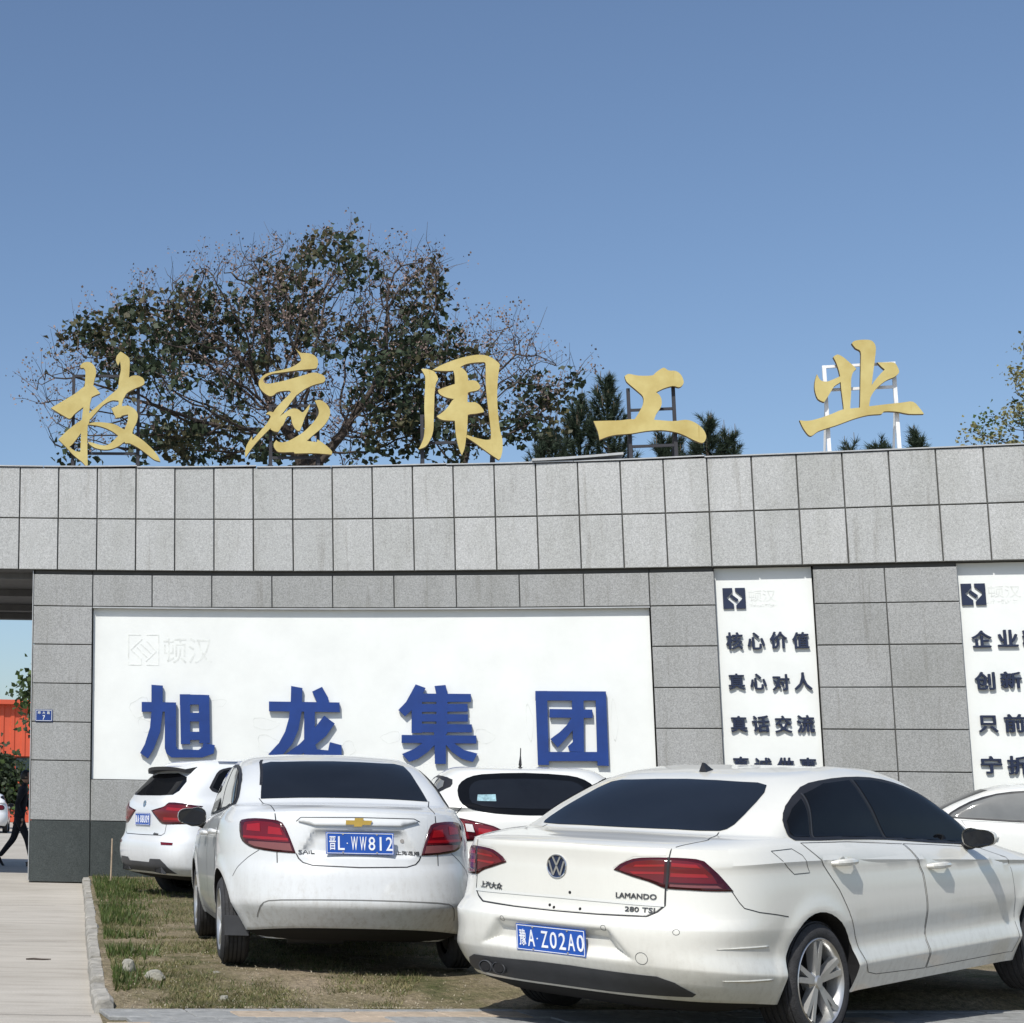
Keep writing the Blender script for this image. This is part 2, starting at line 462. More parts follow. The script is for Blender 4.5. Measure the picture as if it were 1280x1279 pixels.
def text_mesh(txt, size=1.0, extrude=0.01, offset=0.0, mat=None, shear=0.0, res=3):
    c = bpy.data.curves.new('txt', 'FONT'); c.body = txt; c.size = size; c.extrude = extrude; c.offset = offset; c.shear = shear
    c.align_x = 'CENTER'; c.align_y = 'CENTER'; c.resolution_u = res
    o = bpy.data.objects.new('txt', c); COL.objects.link(o)
    dg = bpy.context.evaluated_depsgraph_get()
    me = bpy.data.meshes.new_from_object(o.evaluated_get(dg))
    bpy.data.objects.remove(o); bpy.data.curves.remove(c)
    co = np.zeros(len(me.vertices) * 3, dtype=np.float32); me.vertices.foreach_get('co', co); co = co.reshape(-1, 3)
    co[:, :2] -= (co[:, :2].max(0) + co[:, :2].min(0)) / 2          # centre the ink, not the em box
    me.vertices.foreach_set('co', co.ravel())
    me.materials.clear(); me.materials.append(mat or M['navy'])
    return me

def bold_text(txt, w, h, depth, mat, bold):
    """character mesh fitted to w x h x depth; the weight comes from slightly shifted shells"""
    me = text_mesh(txt, 1.0, 0.5, 0.0, mat)
    n = len(me.vertices); co = np.zeros(n * 3, dtype=np.float32); me.vertices.foreach_get('co', co); co = co.reshape(-1, 3)
    e = np.maximum(co.max(0) - co.min(0), 1e-6)
    fs = [tuple(p.vertices) for p in me.polygons]; bpy.data.meshes.remove(me)
    sh = [(0, 0)] if not bold else [(0, 0), (bold, 0), (-bold, 0), (0, bold * .7), (0, -bold * .7), (bold * .7, bold * .5), (-bold * .7, -bold * .5)]
    k = np.array([(w - 2 * bold * w) / e[0], (h - 2 * bold * h) / e[1], depth / e[2]], dtype=np.float32)
    V = []; F = []
    for i, (dx, dy) in enumerate(sh):
        q = co * k; q[:, 0] += dx * w; q[:, 1] += dy * h; q[:, 2] *= 1.0 - 0.035 * i
        F += [tuple(j + i * n for j in f) for f in fs]; V.append(q)
    out = bpy.data.meshes.new('character'); out.from_pydata(np.concatenate(V).tolist(), [], F); out.materials.append(mat)
    return out

def glyph(name, txt, w, h, depth, mat, parent, loc, rot, bold=0.0, shear=0.0):
    """a raised character standing upright facing -y of its parent"""
    return mesh_obj(name, bold_text(txt, w, h, depth, mat, bold), parent, loc, rot)

def on_board(t, s, z, off):
    x, y, h = wpt(s, off)
    inv = (Matrix.Translation(t.location) @ t.rotation_euler.to_matrix().to_4x4()).inverted()
    return tuple(inv @ Vector((x, y, z))), -h - t.rotation_euler[2]

def slogan(t, rows, s_cols, zs, w=0.225, h=0.245):
    for txt, z in zip(rows, zs):
        for ch, s in zip(txt, s_cols):
            loc, rz = on_board(t, s, z + rng.uniform(-0.008, 0.008), 0.125)
            glyph('raised_character', ch, w * rng.uniform(0.96, 1.06), h * rng.uniform(0.95, 1.05), 0.03, M['navy'], t, loc, (R(90), 0, rz), bold=0.03)
slogan(ban1, ['核心价值', '真心对人', '真话交流', '真诚做事'], [10.457, 10.745, 11.04, 11.33], [3.64, 3.05, 2.455, 1.865])
slogan(ban2, ['企业精', '创新', '只前', '宁折'], [13.62, 13.94, 14.245], [3.63, 3.06, 2.468, 1.912], 0.25)

def poly_solid(name, polys, thick, mats, parent, loc, rot, smooth_n=0):
    """union of outline strokes in the x-z plane, extruded along +y (front at y = 0); mats = [face, side]"""
    pts = []; faces = []
    for P in polys:
        P = P if not smooth_n else smooth_closed(P, smooth_n)
        b = len(pts); pts += [Vector((x, z)) for x, z in P]; faces.append(list(range(b, b + len(P))))
    v, e, f, *_ = delaunay_2d_cdt(pts, [], faces, 0, 1e-5)
    PP = [[tuple(pts[i]) for i in F] for F in faces]
    def covered(t):
        x = sum(v[i].x for i in t) / len(t); y = sum(v[i].y for i in t) / len(t)
        for P in PP:
            r = False; j = len(P) - 1
            for i in range(len(P)):
                if (P[i][1] > y) != (P[j][1] > y) and x < (P[j][0] - P[i][0]) * (y - P[i][1]) / (P[j][1] - P[i][1]) + P[i][0]: r = not r
                j = i
            if r: return True
        return False
    f = [t for t in f if covered(t)]
    edges = {}
    for t in f:
        for i in range(len(t)):
            a, b = t[i], t[(i + 1) % len(t)]
            edges.setdefault((min(a, b), max(a, b)), []).append((a, b))
    n = len(v); mb = MB()
    vs = [(p.x, 0.0, p.y) for p in v] + [(p.x, thick, p.y) for p in v]
    mb.add(vs, [tuple(t) for t in f], 0)
    b = 0
    mb.f += [tuple(i + n for i in reversed(t)) for t in f]; mb.m += [1] * len(f)
    for k, l in edges.items():
        if len(l) == 1:
            a, b = l[0]; mb.f.append((b, a, a + n, b + n)); mb.m.append(1)
    return mb.obj(name, mats, parent, loc=loc, rot=rot)

def smooth_closed(P, n=2):
    """Catmull-Rom through the outline, keeping sharp tips sharp"""
    out = []; L = len(P)
    for i in range(L):
        p0, p1, p2, p3 = (np.array(P[(i + k) % L]) for k in (-1, 0, 1, 2))
        def sharp(a, b, c):
            u, w = a - b, c - b; q = float(u @ w) / (np.linalg.norm(u) * np.linalg.norm(w) + 1e-9); return q > -0.35
        m1 = np.zeros(2) if sharp(p0, p1, p2) else (p2 - p0) * 0.5
        m2 = np.zeros(2) if sharp(p1, p2, p3) else (p3 - p1) * 0.5
        l = np.linalg.norm(p2 - p1)
        for mm in (m1, m2):
            q = np.linalg.norm(mm)
            if q > 1.2 * l: mm *= 1.2 * l / q
        for k in range(n):
            t = k / n; t2 = t * t; t3 = t2 * t
            q = (2 * t3 - 3 * t2 + 1) * p1 + (t3 - 2 * t2 + t) * m1 + (-2 * t3 + 3 * t2) * p2 + (t3 - t2) * m2
            out.append((float(q[0]), float(q[1])))
    return out

def dec(t):
    v = [int(q) / 1000 for q in t.split()]
    return list(zip(v[::2], v[1::2]))
GOLD={
 '技':(1.31,[
  '-406 8011 -377 8058 -308 8083 -229 8067 -169 7991 -153 7899 -181 7777 -199 7675 -214 7532 -242 7410 -259 7207 -277 7045 -280 6782 -269 6410 -302 6400 -358 6460 -496 6569 -605 6689 -576 6709 -477 6640 -389 6620 -385 6781 -380 6963 -370 7166 -349 7369 -342 7552 -333 7694 -325 7837 -327 7939 -357 7984 -386 7980',
  '-864 7328 -489 7561 -333 7684 -196 7695 -86 7569 -213 7512 -252 7450 -349 7348 -485 7236 -543 7164 -592 7164',
  '-739 6819 -580 6982 -366 7145 -249 7207 -258 7085 -383 6923 -518 6740 -595 6679',
  '-268 7156 -254 7247 -55 7431 178 7636 334 7799 412 7856 511 7860 589 7820 615 7758 590 7708 453 7646 336 7575 288 7494 200 7453 102 7456 -35 7381 -171 7228 -239 7150',
  '195 8023 159 8105 174 8187 232 8253 302 8208 371 8136 376 7983 369 7840 355 7656 288 7494 263 7402 260 7210 202 7179 153 7209 93 7330 200 7382 204 7453 198 7656 216 7839 239 7962 224 8095',
  '93 7330 152 7341 259 7361 357 7372 455 7321 511 7230 496 7109 448 7008 429 6937 401 6766 313 6766 293 6846 311 7008 349 7109 358 7230 260 7210 167 7169',
  '-287 7065 -170 7102 -13 7097 144 7071 262 7007 419 6927 576 6827 732 6687 830 6566 869 6476 772 6506 616 6626 499 6706 381 6766 303 6786 225 6725 109 6674 -8 6659 -145 6683 -244 6742 -274 6782 -225 6779 -107 6743 11 6728 108 6785 204 6886 126 6946 8 7006 -130 7046',
 ]),
 '应':(4.15,[
  '117 8291 198 8212 321 8201 410 8164 464 8094 462 8000 433 7952 286 7938 122 7924 -75 7898 -239 7878 -338 7833 -379 7790 -371 7738 -306 7717 -141 7744 55 7792 252 7849 383 7886 481 7871 561 7826 577 7766 544 7724 413 7692 282 7634 184 7567 118 7526 45 7578 21 7599 -93 7594 -175 7573 -225 7530 -282 7517 -356 7558 -429 7636 -457 7722 -433 7799 -370 7859 -272 7900 -107 7932 57 7981 172 8048 205 8091 190 8160',
  '78 7603 184 7593 102 7492 3 7356 -96 7229 -146 7170 -212 7069 -310 6967 -442 6833 -557 6697 -664 6542 -675 6613 -647 6732 -564 6876 -557 6808 -441 6952 -326 7087 -260 7206 -210 7291 -128 7392 4 7527',
  '-350 7224 -300 7266 -227 7253 -129 7187 -97 7119 -114 7017 -156 6940 -221 6950 -278 6984 -244 7120 -292 7215',
  '-146 7170 -64 7238 18 7296 84 7312 149 7300 197 7260 230 7251 337 7385 320 7300 262 7182 220 7064 178 6962 146 6954 97 6997 57 7083 42 7185 -15 7186 -81 7050 -122 7017 -138 7119',
  '411 7432 492 7443 589 7381 644 7278 635 7176 568 7058 470 6958 372 6875 282 6791 436 6772 444 6815 532 6754 612 6685 668 6617 659 6570 530 6585 337 6596 94 6594 78 6616 -150 6618 -215 6678 -230 6746 -189 6813 -149 6779 -51 6778 80 6836 243 6944 391 7095 465 7213 466 7298',
 ]),
 '用':(6.73,[
  '-558 7899 -509 7906 -405 7878 -346 7837 -304 7739 -335 7677 -361 7534 -372 7344 -385 7091 -397 6918 -444 6777 -521 6669 -626 6632 -587 6702 -540 6827 -521 7032 -523 7285 -510 7539 -499 7714 -504 7794',
  '-390 7878 -269 7946 -118 8007 62 8062 271 8098 404 8088 506 8044 585 7978 620 7928 603 7818 580 7629 568 7378 576 7126 592 6922 624 6764 623 6593 593 6469 563 6439 463 6512 334 6616 205 6722 89 6803 105 6839 236 6791 382 6753 455 6761 459 6879 443 7099 420 7351 405 7604 408 7826 408 7961 371 7978 238 7975 118 7956 28 7911 -77 7859 -271 7863',
  '-77 7863 28 7911 101 7853 141 7772 142 7613 126 7392 125 7172 110 6936 89 6780 62 6624 20 6523 -19 6626 -52 6783 -67 6941 -71 7177 -59 7398 -56 7620 -57 7779',
  '-315 7557 -202 7601 -38 7651 141 7693 245 7692 303 7640 323 7576 270 7533 196 7520 137 7503 -43 7414 -147 7425 -236 7459 -294 7501',
  '-340 7146 -257 7199 -165 7291 -88 7399 16 7428 133 7353 236 7349 308 7300 362 7219 364 7188 246 7168 128 7153 7 7068 -82 7067 -230 7079 -303 7105',
 ]),
 '工':(9.45,[
  '-308 7669 -250 7699 -110 7665 83 7659 138 7705 246 7770 314 7724 419 7709 486 7648 520 7550 505 7493 451 7457 365 7481 232 7449 125 7396 175 7346 198 7268 185 7172 111 7060 45 6948 -218 6960 -134 7091 -67 7222 -62 7338 -138 7428 -239 7530 -290 7591',
  '-781 6992 -580 6990 -403 6987 -243 6999 72 6976 350 6944 524 6956 643 6912 743 6822 790 6725 786 6649 732 6595 614 6647 479 6729 343 6782 170 6813 -40 6808 -252 6778 -464 6768 -589 6744 -706 6700 -725 6826',
 ]),
 '业':(12.33,[
  '-58 7987 -15 8022 109 8029 207 8007 254 7919 237 7752 197 7530 167 7345 139 7160 115 7041 116 6920 -24 6900 -9 7020 7 7205 26 7465 43 7689 50 7858 -13 7909',
  '-315 7796 -258 7830 -186 7788 -93 7688 -19 7599 -68 7546 -99 7435 -110 7249 -135 7027 -132 6887 -240 6874 -223 7013 -230 7181 -238 7331 -243 7519 -275 7690',
  '-546 7552 -504 7459 -423 7432 -321 7467 -244 7500 -232 7424 -328 7355 -401 7237 -473 7129 -554 7180 -588 7314 -580 7445',
  '261 7679 367 7672 480 7661 524 7584 533 7509 467 7448 367 7408 264 7330 185 7241 139 7160 156 7308 203 7399 291 7505 352 7567 306 7616',
  '-817 6875 -705 6860 -553 6890 -384 6947 -232 7004 -17 7020 131 7034 345 7052 540 7064 686 7070 769 6968 816 6883 627 6893 467 6935 305 6947 271 6912 107 6906 -59 6870 -193 6825 -328 6776 -463 6736 -581 6696 -667 6635 -716 6656 -777 6761',
 ]),
}
BLUE={
 '旭':(2.45,[
  '-398 2964 -224 2954 -228 2536 -261 2256 -353 2008 -445 1852 -564 1933 -493 2067 -417 2316 -396 2565',
  '-544 2703 -23 2701 -23 2564 -543 2553',
  '-194 2692 -23 2694 -21 2043 3 1998 313 1993 374 2034 390 2102 560 2068 544 1944 374 1880 -89 1873 -167 1933 -192 2010',
  '32 2826 188 2828 189 2078 50 2075',
  '318 2823 477 2819 489 2097 328 2095',
  '32 2826 477 2819 477 2676 33 2670',
  '64 2546 467 2552 467 2421 64 2416',
  '65 2261 483 2267 483 2144 65 2137',
 ]),
 '龙':(4.35,[
  '-531 2733 517 2728 521 2583 -532 2587',
  '-198 2969 -29 2939 -48 2562 -96 2315 -190 2099 -328 1944 -390 1882 -548 1941 -388 2112 -295 2282 -232 2498 -206 2745',
  '114 2888 261 2960 351 2797 359 2705 197 2703',
  '-8 2624 151 2626 145 2119 175 2027 341 2014 367 2137 539 2093 537 1941 67 1889 -15 1948',
  '287 2529 443 2413 314 2228 130 2073 -54 1948 -177 1885 -298 1944 -83 2101 101 2287',
 ]),
 '集':(6.29,[
  '-307 3006 -163 2953 -248 2775 -367 2626 -471 2530 -565 2624 -452 2743 -376 2878',
  '-370 2744 -218 2804 -230 2287 -380 2286',
  '-32 2983 127 2999 153 2866 133 2276 -22 2275 -9 2865',
  '-232 2870 489 2868 486 2750 -234 2745',
  '-235 2715 436 2720 439 2608 -237 2597',
  '-238 2567 438 2567 435 2461 -240 2455',
  '-377 2424 491 2420 488 2303 -380 2295',
  '-525 2255 550 2257 547 2140 -528 2137',
  '-56 2304 116 2305 105 1837 -52 1835',
  '-204 2155 -17 2151 -149 2009 -295 1905 -426 1859 -525 1975 -350 2051',
  '84 2153 227 2142 367 2045 560 1994 491 1871 336 1913 195 2013',
 ]),
 '团':(8.18,[
  '-486 2915 -323 2916 -330 1841 -484 1839',
  '-486 2915 493 2911 493 2778 -490 2775',
  '354 2911 498 2911 498 1837 342 1841',
  '-352 2029 360 2036 350 1904 -356 1896',
  '-295 2653 300 2647 301 2525 -299 2528',
  '22 2785 184 2786 162 2034 -32 2038 -57 2113 15 2177',
  '14 2538 139 2539 21 2350 -110 2190 -202 2094 -298 2217 -161 2320 -60 2422',
 ]),
}

GOLD_INFO = {
 '技': ('leftmost gold brush-script character on the parapet, on a dark frame', M['dark_steel'], (0.80, 1.83), 7.90, 6.62),
 '应': ('gold brush-script character on the parapet in front of the middle of the bare tree', M['dark_steel'], (3.875, 4.61), 7.4, 6.55),
 '用': ('gold box-shaped brush-script character at the centre of the parapet', M['dark_steel'], (6.17, 7.22), 7.2, 6.75),
 '工': ('gold character with a wide flat foot on the parapet before the pine tops', M['dark_steel'], (9.19, 9.83), 7.5, 7.16),
 '业': ('rightmost gold character on the parapet, on a white steel frame', M['white_steel'], (11.90, 12.82), 7.70, 7.33),
}
for ch, (s0, polys) in GOLD.items():
    lab, fm, posts, ztop, zbar = GOLD_INFO[ch]
    loc, rot = wframe(s0, Z_TOP, 0.28)
    t = thing('gold_character', lab, 'sign character', loc, rot, 'gold characters along the parapet')
    P = [[(x, z - Z_TOP) for x, z in dec(q)] for q in polys]
    poly_solid('letter', P, 0.085, [M['gold'], M['gold_side']], t, (0, 0, 0), (0, 0, 0), 3)
    for q in posts:
        mb = MB(); mb.box((q - s0, 0.13, (ztop - Z_TOP) / 2 + 0.012), (0.05, 0.05, ztop - Z_TOP - 0.02)); mb.obj('frame_post', fm, t)
        mb = MB(); mb.tube([(q - s0, 0.157, (ztop - Z_TOP) * 0.62), (q - s0 - 0.02, 0.5, 0.03)], 0.018, 6); mb.obj('frame_brace', fm, t)
    for zz in ((ztop - 0.02, zbar) if ch != '工' else (zbar, 6.6)):
        mb = MB(); mb.box(((posts[0] + posts[1]) / 2 - s0, 0.115, zz - Z_TOP), (posts[1] - posts[0] - 0.052, 0.035, 0.04)); mb.obj('frame_bar', fm, t)
BLUE_INFO = {
 '旭': 'leftmost large blue character on the white sign panel, above the SUV',
 '龙': 'large blue character on the white panel right above the sedan roof',
 '集': 'tall many-stroked large blue character, third from the left on the white panel',
 '团': 'boxed large blue character, rightmost on the white sign panel',
}
for ch, (s0, polys) in BLUE.items():
    loc, rot = wframe(s0, 1.9, 0.065)
    P = [[(x, z - 1.9) for x, z in dec(q)] for q in polys]
    o = poly_solid('blue_character', P, 0.05, [M['blue'], M['blue']], None, loc, rot, 0)
    tag(o, BLUE_INFO[ch], 'sign character', 'large blue characters on the white panel')

# company mark: two navy brackets round a slanted bar, and the traces of removed lettering beside it
def logo(t, s, z, size, mat, thick, off):
    loc, rz = on_board(t, s, z, off)
    k = size
    L = [(-.5, .5), (-.07, .5), (-.07, .30), (-.34, .02), (-.03, -.28), (-.03, -.5), (-.5, -.5)]
    Rr = [(.06, .5), (.5, .5), (.5, -.5), (.08, -.5), (.08, -.34), (.36, -.02), (.36, .08), (.06, .34)]
    C = [(-.10, .19), (-.19, .08), (.10, -.17), (.18, -.05)]
    for P in (L, Rr, C):
        poly_solid('logo_mark', [[(x * k, y * k) for x, y in P]], thick, [mat, mat], t, loc, (0, 0, rz))
logo(ban1, 10.485, 4.255, 0.30, M['navy'], 0.025, 0.127)
logo(ban2, 13.565, 4.255, 0.30, M['navy'], 0.025, 0.127)
def trace(t, txt, s, z, w, h):
    loc, rz = on_board(t, s, z, (0.153 if t is not big else 0.138))
    glyph('glue_trace', txt, w, h, 0.0016, M['ghost'], t, loc, (R(90), 0, rz), bold=0.0)
def flecks(t, s, z, w, h, n):
    loc, rz = on_board(t, s, z, 0.1515); P = []
    for _ in range(n):
        x, y = rng.uniform(-w / 2, w / 2), rng.uniform(-h / 2, h / 2); a = rng.choice((0, 0, 1.57, 0.8)); l = rng.uniform(.008, .03); c, d = math.cos(a) * l, math.sin(a) * l
        P.append([(x + d * .12, y - c * .12), (x + c, y + d), (x + c - d * .2, y + d + c * .2), (x - d * .12, y + c * .12)])
    poly_solid('glue_trace', P, 0.003, [M['ghost'], M['ghost']], t, loc, (0, 0, rz))['kind'] = 'stuff'
trace(ban1, '顿汉', 10.86, 4.29, 0.36, 0.17); flecks(ban1, 10.86, 4.15, 0.36, 0.05, 40)
trace(ban2, '顿汉', 13.95, 4.29, 0.40, 0.17); flecks(ban2, 13.90, 4.15, 0.38, 0.05, 40)
def logo_trace(t, s, z, k):
    loc, rz = on_board(t, s, z, 0.1365)
    segs = [((-.5, .5), (-.5, -.5)), ((-.5, .5), (-.1, .5)), ((-.5, -.5), (-.08, -.5)), ((.1, .5), (.5, .5)), ((.5, .5), (.5, -.5)), ((.1, -.5), (.5, -.5)),
            ((-.05, .36), (-.42, 0)), ((-.42, 0), (-.08, -.3)), ((-.08, -.3), (-.08, -.5)), ((.1, .3), (.42, -.05)), ((.42, -.05), (.08, -.38)), ((-.1, .2), (.25, -.12)), ((-.22, .08), (.12, -.25))]
    P = []
    for (a, b), (c, d) in segs:
        l = math.hypot(c - a, d - b); nx, ny = -(d - b) / l * .008, (c - a) / l * .008
        P.append([(a * k + nx, b * k + ny), (c * k + nx, d * k + ny), (c * k - nx, d * k - ny), (a * k - nx, b * k - ny)])
    poly_solid('glue_trace', P, 0.003, [M['ghost'], M['ghost']], t, loc, (0, 0, rz))['kind'] = 'stuff'
logo_trace(big, 1.93, 3.50, 0.46)
trace(big, '顿汉', 2.60, 3.50, 0.74, 0.40)
def ring_trace(t, s, z, w, h, seed):
    r = random.Random(seed); loc, rz = on_board(t, s, z, 0.138); N = 14; ph = r.uniform(0, 6)
    q = [(math.cos(a) * w * (1 + .22 * math.sin(3 * a + ph)), math.sin(a) * h * (1 + .25 * math.cos(2 * a + ph))) for a in [2 * math.pi * i / N for i in range(N)]]
    P = [[q[i], q[(i + 1) % N], (q[(i + 1) % N][0] * .94, q[(i + 1) % N][1] * .90), (q[i][0] * .94, q[i][1] * .90)] for i in range(N)]
    poly_solid('glue_trace', P, 0.0016, [M['ghost'], M['ghost']], t, loc, (0, 0, rz))
for i, (ss, zz, ww, hh) in enumerate(((1.88, 2.62, .14, .17), (1.95, 2.35, .10, .12), (3.05, 2.70, .14, .07), (3.75, 2.40, .20, .09), (3.80, 2.10, .17, .14), (4.98, 2.05, .12, .10), (5.62, 2.22, .14, .09), (6.95, 2.25, .15, .10), (7.60, 2.45, .05, .28), (8.78, 2.50, .05, .26))):
    ring_trace(big, ss, zz, ww, hh, i)
# small blue house-number plate on the left pier
loc, rot = wframe(0.425, 2.473, 0.036)
pl = thing('house_number_plate', 'small blue enamel house number plate reading 7 on the left granite pier', 'sign', loc, rot)
MB().box((0, 0, 0), (0.262, 0.010, 0.176)).obj('plate', M['blue'], pl)
mb = MB()
for c, d in (((0, -0.0065, 0.078), (0.24, 0.002, 0.006)), ((0, -0.0065, -0.078), (0.24, 0.002, 0.006)), ((-0.12, -0.0065, 0), (0.006, 0.002, 0.148)), ((0.12, -0.0065, 0), (0.006, 0.002, 0.148))): mb.box(c, d)
mb.obj('border', M['white_wall'], pl)
for i, ch in enumerate('师大路'): glyph('lettering', ch, 0.042, 0.042, 0.003, M['white_wall'], pl, (-0.07 + i * 0.07, -0.007, 0.042), (R(90), 0, 0), bold=0.01)
glyph('lettering', '7', 0.036, 0.068, 0.003, M['white_wall'], pl, (0, -0.007, -0.032), (R(90), 0, 0), bold=0.015)

# ------------------------------------------------------------------ ground: far ground, concrete drive, lawn bank, pavers, kerb
def sheet(name, x0, x1, y0, y1, z, mat, kind='structure'):
    o = MB().add([(x0, y0, z), (x1, y0, z), (x1, y1, z), (x0, y1, z)], [(0, 1, 2, 3)]).obj(name, mat)
    tag(o, kind=kind); return o
sheet('ground', -900, 900, -300, 1800, -0.012, M['concrete'])

def edge_y(x): return 9.95 + 0.13 * x
def sstep(t): t = np.clip(t, 0, 1); return t * t * (3 - 2 * t)
_bumps = [(nrng.uniform(0.3, 12), nrng.uniform(10, 26), nrng.uniform(0.4, 1.6), nrng.uniform(-0.02, 0.02)) for _ in range(60)]
def lawn_z(x, y):
    x = np.asarray(x, float); y = np.asarray(y, float)
    d = y - edge_y(x)
    k = 1.3 - 0.95 * sstep((x - 4.2) / 1.6)
    z = 0.014 + 0.086 * sstep(d / k) + 0.02 * sstep((x - 4.5) / 1.5) * sstep(d / 0.3)
    for bx, by, br, bh in _bumps:
        z = z + bh * np.exp(-((x - bx) ** 2 + (y - by) ** 2) / br ** 2) * sstep(d / 0.6)
    return z
KERB = [(0.50, 9.98), (0.50, 10.6), (0.59, 13.5), (0.77, 18.7), (0.99, 25.62)]
def kerb_x(y): return np.interp(y, [p[1] for p in KERB], [p[0] for p in KERB])
nx, ny = 150, 190
gx = np.linspace(0, 1, nx) ** 1.5; gy = np.linspace(0, 1, ny) ** 1.3
V = []; 
for j in range(ny):
    for i in range(nx):
        xa = 0.0
        y_guess = 10.0 + gy[j] * 16.2
        x = float(kerb_x(y_guess)) + 0.035 + gx[i] * (17.0 - 1.0)
        y = float(edge_y(x)) + 0.012 + gy[j] * (26.1 - edge_y(x))
        V.append((x, y, 0.0))
V = np.array(V); V[:, 2] = lawn_z(V[:, 0], V[:, 1]) + nrng.uniform(-0.006, 0.006, len(V))
q = np.arange(nx * ny).reshape(ny, nx)
F = np.stack([q[:-1, :-1].ravel(), q[:-1, 1:].ravel(), q[1:, 1:].ravel(), q[1:, :-1].ravel()], 1)
lawn = mesh_obj('lawn', raw_mesh('lawn', V, F, M['soil'], smooth=True)); tag(lawn, kind='structure')

# pavers: rows of blocks along the front, each its own piece of the pavement
pav = thing('pavement', None, None); tag(pav, kind='structure')
base = MB(); base.add([(0.47, 7.6, -0.004), (14.5, 7.6, -0.004), (14.5, edge_y(14.5), -0.004), (0.47, edge_y(0.47), -0.004)], [(0, 1, 2, 3)])
base.obj('joint_sand', M['soil'], pav)
ang = math.atan(0.13); ca, sa = math.cos(ang), math.sin(ang)
def paver_mesh(w, d, mat):
    a, b, c, h = w / 2, d / 2, 0.006, 0.022
    vs = [(-a, -b, 0), (a, -b, 0), (a, b, 0), (-a, b, 0), (-a, -b, h - c), (a, -b, h - c), (a, b, h - c), (-a, b, h - c), (-a + c, -b + c, h), (a - c, -b + c, h), (a - c, b - c, h), (-a + c, b - c, h)]
    fs = [(8, 9, 10, 11)]
    for k in range(4):
        j = (k + 1) % 4; fs += [(k, j, 4 + j, 4 + k), (4 + k, 4 + j, 8 + j, 8 + k)]
    return MB().add(vs, fs).mesh('paver', mat)
pm = {('g', 0): paver_mesh(0.244, 0.244, M['paver_grey']), ('t', 0): paver_mesh(0.244, 0.244, M['paver_tan'])}
edge_me = paver_mesh(0.49, 0.092, M['paver_grey'])
cnt = 0
for i in range(28):
    x = 0.72 + i * 0.495
    o = mesh_obj('edging_block', edge_me, pav, (x, edge_y(x) - 0.055, -0.002 + rng.uniform(0, 0.004)), (0, 0, ang + rng.uniform(-0.006, 0.006)))
for r in range(5):
    for i in range(56):
        u = 0.10 + i * 0.248 + (0.124 if r % 2 else 0.0); w = -0.232 - r * 0.248
        x = 0.52 + u * ca - w * sa * 0; y = edge_y(0.52) + u * sa + w * ca
        if x > 9.5 and r > 2: continue
        k = 't' if (r == 0 and 3 <= i <= 9) or rng.random() < 0.1 else 'g'
        mesh_obj('paver', pm[(k, 0)], pav, (x, y, -0.003 + rng.uniform(-0.003, 0.003)), (rng.uniform(-.006, .006), rng.uniform(-.006, .006), ang + rng.uniform(-.01, .01)))
        cnt += 1
# kerb stones
kerb = thing('kerb', 'weathered concrete kerb of short stones between the drive and the grass', 'kerb')
y = 10.02
while y < 25.3:
    ln = rng.uniform(0.40, 0.62); x0, x1 = float(kerb_x(y)), float(kerb_x(y + ln))
    w = rng.uniform(0.10, 0.125); h = rng.uniform(0.085, 0.115) * (0.8 if y < 10.5 else 1)
    mb = MB(); n = 5; vs = []
    for a in range(n + 1):
        f = a / n; cx = x0 + (x1 - x0) * f; cy = y + 0.008 + (ln - 0.016) * f
        e = 0.0 if 0 < a < n else 0.012
        for dx, z in ((-w / 2, -0.03), (-w / 2 + 0.004, h * 0.75 - e), (-w / 2 + 0.02, h - e), (w / 2 - 0.02, h - e), (w / 2, h * 0.75 - e), (w / 2, -0.03)):
            vs.append((cx + dx + rng.uniform(-.004, .004), cy + rng.uniform(-.004, .004), z + rng.uniform(-.006, .006)))
    fs = []
    for a in range(n):
        for k in range(6): fs.append((a * 6 + k, a * 6 + (k + 1) % 6, a * 6 + 6 + (k + 1) % 6, a * 6 + 6 + k))
    fs += [tuple(range(6)), tuple(n * 6 + k for k in reversed(range(6)))]
    mb.add(vs, fs); mb.obj('kerb_stone', M['kerb'], kerb)
    y += ln + rng.uniform(0.0, 0.02)
# expansion joint and sawn lines across the drive
M['crack'] = plain('crack', (0.12, 0.105, 0.085), 0.9)
joint = MB()
for yy in (9.93, 15.0, 20.1, 25.2):
    joint.add([(-9, yy - 0.006, -0.008), (0.42, yy - 0.03, -0.008), (0.42, yy - 0.018, -0.008), (-9, yy + 0.006, -0.008)], [(0, 1, 2, 3)])
o = joint.obj('road_joint', M['crack']); tag(o, kind='structure')

def rock(name, label, loc, size, seed):
    r = random.Random(seed); bm = bmesh.new(); bmesh.ops.create_icosphere(bm, subdivisions=3, radius=1.0)
    dirs = [(Vector((r.gauss(0, 1), r.gauss(0, 1), r.gauss(0, 1))).normalized(), r.uniform(0.62, 0.95)) for _ in range(14)]
    for v in bm.verts:
        d = v.co.normalized(); k = 1.0
        for n, h in dirs:
            c = d.dot(n)
            if c > 0.05: k = min(k, h / c)
        v.co = d * k * (1 + r.uniform(-0.02, 0.02)); v.co.x *= size[0]; v.co.y *= size[1]; v.co.z *= size[2]
    me = bpy.data.meshes.new(name); bm.to_mesh(me); bm.free(); me.materials.append(M['rock'])
    o = mesh_obj(name, me, None, loc, (0, 0, r.uniform(0, 3))); o['label'] = label; o['category'] = 'stone'
    return o
rock('stone', 'flat pale stone lying on the grass by the kerb end', (0.87, 11.0, 0.105), (0.11, 0.07, 0.045), 3)
rock('stone', 'upright grey stone tucked against the kerb', (0.72, 11.25, 0.12), (0.055, 0.07, 0.09), 5)
